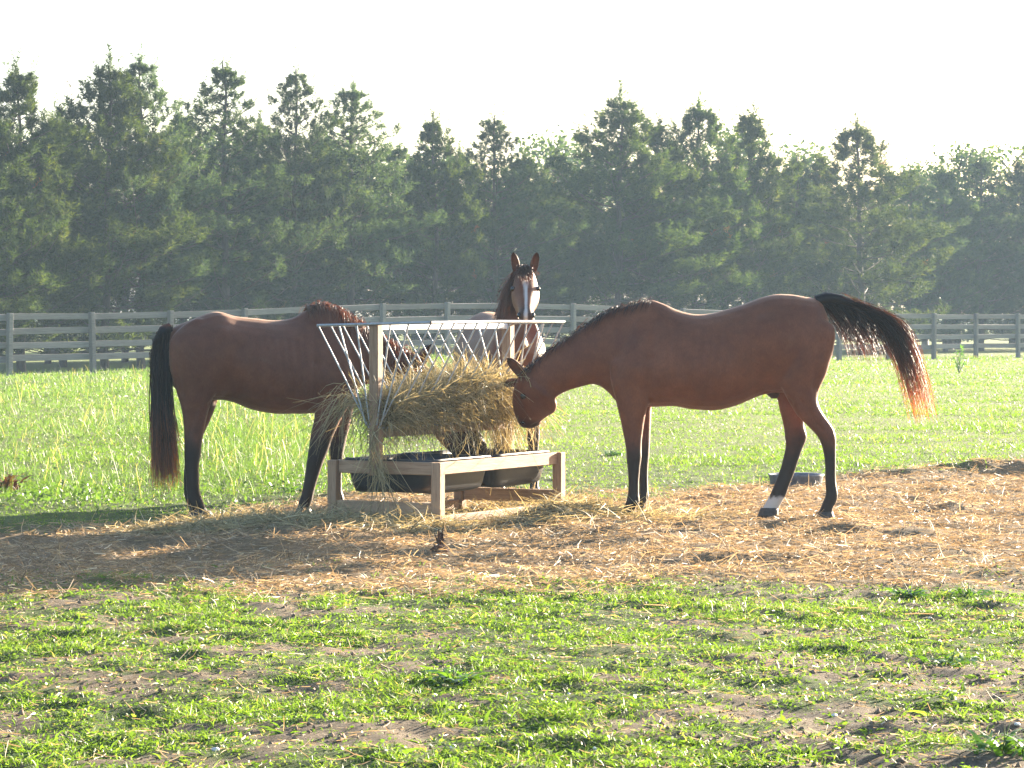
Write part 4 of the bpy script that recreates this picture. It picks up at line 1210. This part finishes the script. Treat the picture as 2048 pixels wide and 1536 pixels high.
# ------------------------------------------------------------------ grass, straw
gr = np.random.default_rng(77)
def on_ground(x, y, dz=0.0):
    return np.stack([x, y, ground_z(x, y) + dz], -1)

# short patchy grass in the foreground
def clump_blades(cx, cyy, nb, rad, hgt, wid, lean, segs=2, droop=.35, mat_shift=0.0):
    """blades around clump centres; hgt/wid arrays per clump"""
    N = len(cx); idx = np.repeat(np.arange(N), nb)
    a = gr.random(len(idx)) * 6.283; r = rad[idx] * np.sqrt(gr.random(len(idx)))
    x = cx[idx] + r * np.cos(a); y = cyy[idx] + r * np.sin(a)
    P = on_ground(x, y, -.004)
    out = np.stack([np.cos(a), np.sin(a), np.zeros(len(a))], -1)
    D = out * (lean * gr.uniform(.1, 1.5, len(a)))[:, None] + np.array([0, 0, 1.0]) + gr.normal(size=P.shape) * .22
    L = hgt[idx] * gr.uniform(.5, 1.35, len(a)); W = wid[idx] * gr.uniform(.6, 1.4, len(a))
    bend = out * .25 + np.array([0, 0, -droop]) + gr.normal(size=P.shape) * .12
    V, q, tt, ii = ribbons(P, D, L, W, segs, bend, taper=True, tipw=.1)
    base = gr.normal(.42, .16, N)
    rv = np.clip(base[idx] + gr.normal(0, .12, len(idx)) + mat_shift, 0, .93)
    rv[gr.random(len(rv)) < .035] = 1.0
    return V, q, rv[ii]

A = Acc()
n = 34000
y = 8.6 + (17.2 - 8.6) * gr.random(n) ** .9; x = gr.uniform(-1, 1, n) * (.170 * y + .7)
u, v = to_uv(x, y)
sm = straw_mask(x, y); dm = dirt_mask(x, y)
lush = fbm(x, y, .5, 4, 21.0)
p = (1 - sm) ** 1.5 * (1 - .9 * dm) * (.5 + 1.2 * sstep(.36, .6, lush)) + .05
p = p * np.where(v < 1190, .6, 1.0)
k = gr.random(n) < np.clip(p, 0, 1)
x, y, lush = x[k], y[k], lush[k]
h = .016 + .030 * sstep(.35, .75, lush) * gr.uniform(.5, 1.5, len(x)); 
V, q, rv = clump_blades(x, y, 8, .018 + .026 * gr.random(len(x)), h, .003 + .0035 * gr.random(len(x)), .7, 2, .4)
A.add(V, q, rnd=rv)
# larger soft-leaved tufts
n = 1100
y = 8.6 + 7.4 * gr.random(n); x = gr.uniform(-1, 1, n) * (.170 * y + .7)
k = (gr.random(n) < (1 - straw_mask(x, y)) * (1 - .6 * dirt_mask(x, y))); x, y = x[k], y[k]
V, q, rv = clump_blades(x, y, 10, .03 + .03 * gr.random(len(x)), .035 + .035 * gr.random(len(x)), .006 + .006 * gr.random(len(x)), 1.1, 3, .55, -.05)
A.add(V, q, rnd=rv)
# small flat leaves close to the soil
n = 60000
y = 8.6 + 7.6 * gr.random(n) ** .9; x = gr.uniform(-1, 1, n) * (.170 * y + .7)
lv = fbm(x, y, .3, 4, 61.0)
k = gr.random(n) < (1 - straw_mask(x, y)) ** 2 * (1 - .85 * dirt_mask(x, y)) * (.15 + 1.1 * sstep(.42, .62, lv)); x, y = x[k], y[k]; n = len(x)
P = on_ground(x, y, .004 + .022 * gr.random(n))
a = norm(gr.normal(size=(n, 3)) * np.array([1, 1, .45])); b = norm(np.cross(a, gr.normal(size=(n, 3)) * .5 + np.array([0, 0, 1.0])))
s = (.004 + .007 * gr.random(n))[:, None]
A.add(np.stack([P - a * s, P + b * s * .6, P + a * s, P - b * s * .6], 1).reshape(-1, 3), np.arange(n * 4).reshape(-1, 4), rnd=np.repeat(np.clip(gr.normal(.45, .2, n), 0, .9), 4))
obj('foreground_grass', A.mesh('foreground_grass'), M['grass'], label='short patchy green grass and clover in the foreground', cat='grass', kind='stuff')

# grazed pasture behind the horses
A = Acc()
def field_sample(n, y0, y1, pw):
    a = gr.random(n); e = 1 - pw
    y = (y0 ** e + a * (y1 ** e - y0 ** e)) ** (1 / e)
    x = gr.uniform(-1, 1, n) * (.170 * y + 1.6)
    return x, y
x, y = field_sample(270000, 18.0, 100.0, 1.35)
sm = straw_mask(x, y); u, v = to_uv(x, y)
k = (gr.random(len(x)) > sm * 1.03) & (v < 1085) & (y < fence_y(x) + 4)
x, y, u, v = x[k], y[k], u[k], v[k]
nz = fbm(x, y, 1.4, 4, 31.0); nz2 = fbm(x, y, 5.0, 3, 35.0)
sc = (y / 22.0)
P = on_ground(x, y, -.004)
L = (.022 + .035 * sstep(.45, .75, nz)) * gr.uniform(.5, 1.4, len(x)) * sc ** .45
W = .0048 * sc ** .85 * gr.uniform(.7, 1.4, len(x))
D = gr.normal(size=P.shape) * np.array([1.0, 1.0, .3]) + np.array([0, 0, .75])
W = W * 1.5
V, q, tt, ii = ribbons(P, D, L, W, 1, None, taper=True, tipw=.25)
rv = np.clip(.38 + .5 * (nz2 - .5) + gr.normal(0, .14, len(x)), 0, .95); rv[gr.random(len(rv)) < .03] = 1
A.add(V, q, rnd=rv[ii])
obj('pasture_grass', A.mesh('pasture_grass'), M['grass'], label='short grazed green pasture grass behind the horses', cat='grass', kind='stuff')

# tall meadow grass on the left and along the fence
A = Acc()
x, y = field_sample(125000, 20.5, 100.0, 1.2)
u, v = to_uv(x, y)
n1 = fbm(x, y, 2.2, 3, 41.0)
mm = (1 - sstep(620, 860, u + (n1 - .5) * 260)) * (1 - sstep(985, 1018, v + (n1 - .5) * 50 + .00 * u))
strip = sstep(-2.0, -.5, y - fence_y(x)) * .55
pm = np.clip(np.maximum(mm, strip), 0, 1) * (1 - straw_mask(x, y)) * (y < fence_y(x) + 5)
k = gr.random(len(x)) < pm
x, y, u, v, n1 = x[k], y[k], u[k], v[k], n1[k]
tall = (.06 + .15 * sstep(.35, .7, n1)) * (1 - .45 * sstep(960, 1010, v)) * np.where(y > fence_y(x) - 2, .8, 1)
P = on_ground(x, y, -.005)
L = tall * gr.uniform(.5, 1.35, len(x)); W = .0042 * (y / 22) ** .8 * gr.uniform(.7, 1.5, len(x))
D = gr.normal(size=P.shape) * .5 + np.array([0, 0, 1.0])
V, q, tt, ii = ribbons(P, D, L, W, 2, gr.normal(size=P.shape) * .3 + np.array([0, 0, -.22]), tipw=.2)
rv = np.clip(.30 + .5 * (n1 - .5) + gr.normal(0, .15, len(x)), 0, .9); rv[gr.random(len(rv)) < .03] = 1
A.add(V, q, rnd=rv[ii])
# seed stalks
m = gr.random(len(x)) < .015
P = P[m]; ns = len(P)
V, q, tt, ii = ribbons(P, gr.normal(size=P.shape) * .16 + np.array([0, 0, 1.0]), tall[m] * gr.uniform(1.2, 1.9, ns), np.full(ns, .004) * (P[:, 1] / 22) ** .8, 3, gr.normal(size=P.shape) * .18, taper=False)
A.add(V, q, rnd=np.ones(len(V)) * gr.uniform(.9, 1, ns)[ii])
# leafy weeds thick at the near edge of the meadow
n = 60000
y = gr.uniform(21.3, 33, n); x = gr.uniform(-1, 1, n) * (.170 * y + 1.2); u, v = to_uv(x, y)
lw = fbm(x, y, .8, 3, 71.0)
k = gr.random(n) < (1 - sstep(560, 760, u)) * (1 - straw_mask(x, y)) ** 2 * sstep(.42, .6, lw) * sstep(26, 30, 52 - y) * (1 - sstep(1012, 1030, v)); x, y, lw = x[k], y[k], lw[k]; n = len(x)
P = on_ground(x, y, gr.random(n) * .16 * sstep(.4, .75, lw) + .01)
a = norm(gr.normal(size=(n, 3))); b = norm(np.cross(a, gr.normal(size=(n, 3))))
s = (.010 + .016 * gr.random(n))[:, None]
A.add(np.stack([P - a * s, P + b * s * .5, P + a * s, P - b * s * .5], 1).reshape(-1, 3), np.arange(n * 4).reshape(-1, 4), rnd=np.repeat(np.clip(gr.normal(.22, .14, n), 0, .6), 4))
obj('meadow_grass', A.mesh('meadow_grass'), M['meadow'], label='tall pale meadow grass with seed stalks on the left', cat='grass', kind='stuff')

# trampled straw
A = Acc()
n = 165000
y = 14.0 + 13.5 * gr.random(n); x = gr.uniform(-1, 1, n) * (.170 * y + 1.0)
sm = straw_mask(x, y); dm = dirt_mask(x, y); cl = fbm(x, y, .35, 3, 51.0)
k = gr.random(n) < np.clip(sm * (.45 + 1.1 * sstep(.4, .65, cl)) * (1 - .45 * dm) + .02 * (y < 17.5), 0, 1)
x, y, cl = x[k], y[k], cl[k]; n = len(x)
P = on_ground(x, y, .002 + .022 * gr.random(n) ** 2)
D = gr.normal(size=(n, 3)) * np.array([1, 1, .22]) + np.array([.15, 0, .04])
L = gr.uniform(.02, .11, n) * np.where(gr.random(n) < .06, 1.6, 1); W = gr.uniform(.0025, .0068, n)
V, q, tt, ii = ribbons(P, D, L, W, 2, gr.normal(size=(n, 3)) * np.array([.25, .25, .05]), tipw=.6)
V[:, 2] = np.maximum(V[:, 2], ground_z(V[:, 0], V[:, 1]) + .0012)
rv = np.clip(gr.normal(.42, .24, n), 0, 1)
A.add(V, q, rnd=rv[ii])
# stray stems over the foreground, some of them standing
n = 12000
y = 8.8 + 9 * gr.random(n); x = gr.uniform(-1, 1, n) * (.170 * y + .6)
P = on_ground(x, y, .008)
V, q, tt, ii = ribbons(P, gr.normal(size=(n, 3)) * np.array([1, 1, .15]), gr.uniform(.012, .06, n) * np.where(gr.random(n) < .06, 2.2, 1), gr.uniform(.002, .0045, n), 2, gr.normal(size=(n, 3)) * .2, tipw=.6)
V[:, 2] = np.maximum(V[:, 2], ground_z(V[:, 0], V[:, 1]) + .0012)
A.add(V, q, rnd=np.clip(gr.normal(.6, .2, n), 0, 1)[ii])
obj('trampled_straw', A.mesh('trampled_straw'), M['straw'], label='golden brown trampled straw scattered over the bare ground', cat='straw', kind='stuff')

# crumbs of soil
n = 9000
y = 8.8 + 9.0 * gr.random(n); x = gr.uniform(-1, 1, n) * (.170 * y + .5)
k = gr.random(n) < .12 + .88 * dirt_mask(x, y); x, y = x[k], y[k]; n = len(x)
s = .003 + .011 * gr.random(n) ** 2.5
P = on_ground(x, y, s * .3)
oc = np.array([[1, 0, 0], [-1, 0, 0], [0, 1, 0], [0, -1, 0], [0, 0, .8], [0, 0, -.8]], float)
V = P[:, None] + oc[None] * (s[:, None] * gr.uniform(.6, 1.4, (n, 6)))[:, :, None]
V = V + gr.normal(size=V.shape) * s[:, None, None] * .25
fc = np.array([[0, 2, 4], [2, 1, 4], [1, 3, 4], [3, 0, 4], [2, 0, 5], [1, 2, 5], [3, 1, 5], [0, 3, 5]])
cf = (np.arange(n) * 6)[:, None, None] + fc[None]
obj('soil_crumbs', mkmesh('soil_crumbs', V, cf.reshape(-1, 3)), M['soil'], label='crumbs of dry brown soil on the bare patches', cat='soil', kind='stuff')
# ------------------------------------------------------------------ small things
# grey rubber pan in the grass behind the right horse
d = 25.2; pc = np.array([vx(1592, d), d, 0]); pc[2] = float(ground_z(pc[0], pc[1]))
prof = [(.0, .205), (.012, .212), (.07, .22), (.088, .232), (.094, .228), (.088, .212), (.03, .198), (.02, .0)]
n = 36; th = np.linspace(0, 2 * np.pi, n, endpoint=False)
V = np.concatenate([np.stack([r * np.cos(th), r * np.sin(th), np.full(n, z)], -1) for z, r in prof])
m = len(prof); i = np.arange(m - 1)[:, None] * n; j = np.arange(n)[None, :]; j2 = (j + 1) % n
q = np.stack([i + j, i + j2, i + n + j2, i + n + j], -1).reshape(-1, 4)
obj('feed_pan', mkmesh('feed_pan', V, q, True), M['greyrubber'], label='shallow grey rubber pan lying in the grass behind the right horse', cat='pan', loc=tuple(pc + np.array([0, 0, .0])))

def weed(u, v, n, h, wd, label, mat='weed', spread=1.0, name='weed', upright=.5):
    d = gd(v); x = vx(u, d); z = float(ground_z(x, d))
    P = gr.normal(size=(n, 3)) * np.array([.02, .02, .004]) * spread
    a = gr.random(n) * 6.283
    D = np.stack([np.cos(a), np.sin(a), upright + gr.random(n) * .9], -1)
    V, q, tt, ii = ribbons(P, D, h * gr.uniform(.6, 1.3, n), wd * gr.uniform(.6, 1.3, n), 4, np.stack([np.cos(a) * .2, np.sin(a) * .2, np.full(n, -.45)], -1), side=np.stack([-np.sin(a), np.cos(a), np.zeros(n)], -1) + gr.normal(size=(n, 3)) * .3, tipw=.12)
    A = Acc(); A.add(V, q, rnd=np.clip(gr.normal(.5, .25, n), 0, 1)[ii])
    r = obj(name, None, label=label, cat='weed', loc=(x, d, z))
    obj('leaves', A.mesh('leaves'), M[mat], r)
    S = Acc()
    for k in range(3):
        e = np.array([gr.normal() * .03, gr.normal() * .03, h * gr.uniform(.5, .9)])
        tube(S, [np.zeros(3) - [0, 0, .01], e * .5 + gr.normal(size=3) * .005, e], [.003, .0025, .001], 5)
    obj('stem', S.mesh('stem', True), M['dry'] if mat == 'redweed' else M['stem'], r)
M['stem'] = m_simple('green_stem', (.09, .14, .035), .6, .3)
weed(1822, 1196, 46, .10, .022, 'bright green leafy weed on the bare soil at lower right, left one of the pair', spread=2.2)
weed(1938, 1190, 40, .10, .018, 'bright green spiky weed on the bare soil at lower right, right one of the pair', spread=1.8)
weed(1222, 912, 40, .13, .020, 'dark green weed in the pasture left of the right horse front legs', spread=1.6)
weed(1905, 1328, 50, .10, .02, 'big leafy weed rosette in the grass towards the lower right', spread=2.4)
weed(905, 1368, 60, .10, .022, 'dark leafy weed rosette low in the foreground near the middle', spread=2.6, upright=.25)
weed(2005, 1508, 46, .12, .02, 'bright grass tuft in the lower right corner', spread=2.2, upright=.8)
weed(12, 985, 60, .26, .03, 'rusty red dock plant in the tall grass at the left edge', 'redweed', 2.2, 'dock_plant', 1.2)
weed(600, 985, 46, .14, .02, 'leafy weed by the front hoof of the left horse', spread=2.2)
# a thistle standing alone near the far fence
d = 70.0; x = vx(1918, d)
A = Acc(); S = Acc()
for k in range(7):
    e = np.array([gr.normal() * .12, gr.normal() * .12, gr.uniform(.3, .6)]); tube(S, [np.zeros(3), e * .5, e], [.01, .008, .004], 5)
    P = np.outer(np.linspace(.3, 1, 8), e); V, q, tt, ii = ribbons(P, gr.normal(size=P.shape) + np.array([0, 0, .5]), np.full(8, .12), np.full(8, .035), 2, None); A.add(V, q, rnd=.4)
r = obj('thistle', None, label='lone upright thistle in the far pasture near the right fence', cat='weed', loc=(x, d, float(ground_z(x, d))))
obj('stem', S.mesh('stem', True), M['stem'], r); obj('leaves', A.mesh('leaves'), M['weed'], r)

# dark dried stub poking out of the straw before the feeder
d = gd(1108); x = vx(880, d); z = float(ground_z(x, d))
r = obj('dried_stub', None, label='dark reddish dried weed stub poking from the straw before the feeder', cat='weed stub', loc=(x, d, z))
bm = bmesh.new(); bmesh.ops.create_icosphere(bm, subdivisions=3, radius=.045)
for vv in bm.verts:
    k = .75 + .6 * float(vnoise(vv.co.x * 1.0, vv.co.y + vv.co.z * 2, .018)); vv.co *= k; vv.co.z = vv.co.z * .75 + .012
me = bpy.data.meshes.new('clod'); bm.to_mesh(me); bm.free()
obj('clod', me, M['dirtclump'], r)
S = Acc()
for k in range(16):
    e = np.array([gr.normal() * .02 + .012, gr.normal() * .02, gr.uniform(.07, .15)]); tube(S, [np.array([gr.normal() * .012, gr.normal() * .012, 0]), e * .55 + gr.normal(size=3) * .006, e], [.006, .005, .003], 5)
obj('stalk', S.mesh('stalk', True), M['dirtclump'], r)

# white pebbles and petals of stone in the grass
pm = []
for s in range(4):
    bm = bmesh.new(); bmesh.ops.create_icosphere(bm, subdivisions=2, radius=.5)
    for vv in bm.verts:
        vv.co *= .75 + .5 * float(vnoise(vv.co.x + 7 * s, vv.co.y * 1.3 + vv.co.z, .35)); vv.co.z *= .55; vv.co.y *= .8
    me = bpy.data.meshes.new('pebble'); bm.to_mesh(me); bm.free()
    for p in me.polygons: p.use_smooth = True
    me.materials.append(M['pebble']); pm.append(me)
prng = random.Random(4)
spots = [(430, 1504, .024, 'large white pebble at the bottom edge, left of the middle'), (905, 1497, .024, 'large white pebble at the bottom edge, near the middle'),
 (1190, 1500, .017, 'white pebble at the bottom edge, right of the middle'), (870, 1390, .02, 'white pebble beside the dark leafy rosette'), (770, 1425, .017, 'white pebble left of the dark leafy rosette'),
 (1030, 1478, .016, 'small white pebble just below the middle of the foreground'), (1138, 1385, .018, 'white pebble right of the dark leafy rosette'), (1523, 1388, .018, 'white pebble left of the big leafy rosette'),
 (1668, 1432, .022, 'flat pale pebble on bare soil at lower right'), (1856, 1448, .016, 'small pale pebble under the big leafy rosette'), (2034, 1460, .022, 'pale pebble at the right edge low in the grass'),
 (1860, 1236, .018, 'flat white pebble below the pair of bright weeds'), (560, 1436, .014, 'small white pebble low on the left'), (945, 1303, .015, 'small white pebble in the middle of the grass strip'), (1640, 1178, .012, 'tiny white pebble on the bare soil left of the bright weeds')]
for u, v, s, lb in spots:
    d = gd(v); x = vx(u, d)
    o = obj('pebble', prng.choice(pm), label=lb, cat='pebble', group='white pebbles in the grass', loc=(x, d, float(ground_z(x, d)) + s * .30))
    o.scale = (s * 1.2 * prng.uniform(.8, 1.5), s * 1.1, s * 1.1); o.rotation_euler = (prng.uniform(-.4, .4), prng.uniform(-.4, .4), prng.uniform(0, 6))
# ------------------------------------------------------------------ haze
def m_haze():
    m, n, out = new_mat('haze_air')
    v = n.nodes.new('ShaderNodeVolumePrincipled')
    v.inputs['Color'].default_value = (.55, .76, 1.0, 1)
    v.inputs['Density'].default_value = HAZE_DENSITY
    v.inputs['Anisotropy'].default_value = 0.1
    n.links.new(v.outputs[0], out.inputs['Volume'])
    return m
hb = box_mesh('haze', 680, 700, 14.5, 0)
ho = obj('haze', hb, m_haze(), kind='stuff', loc=(0, 290, 14.5 / 2 - 1.3))
ho['label'] = 'pale evening haze in the air'
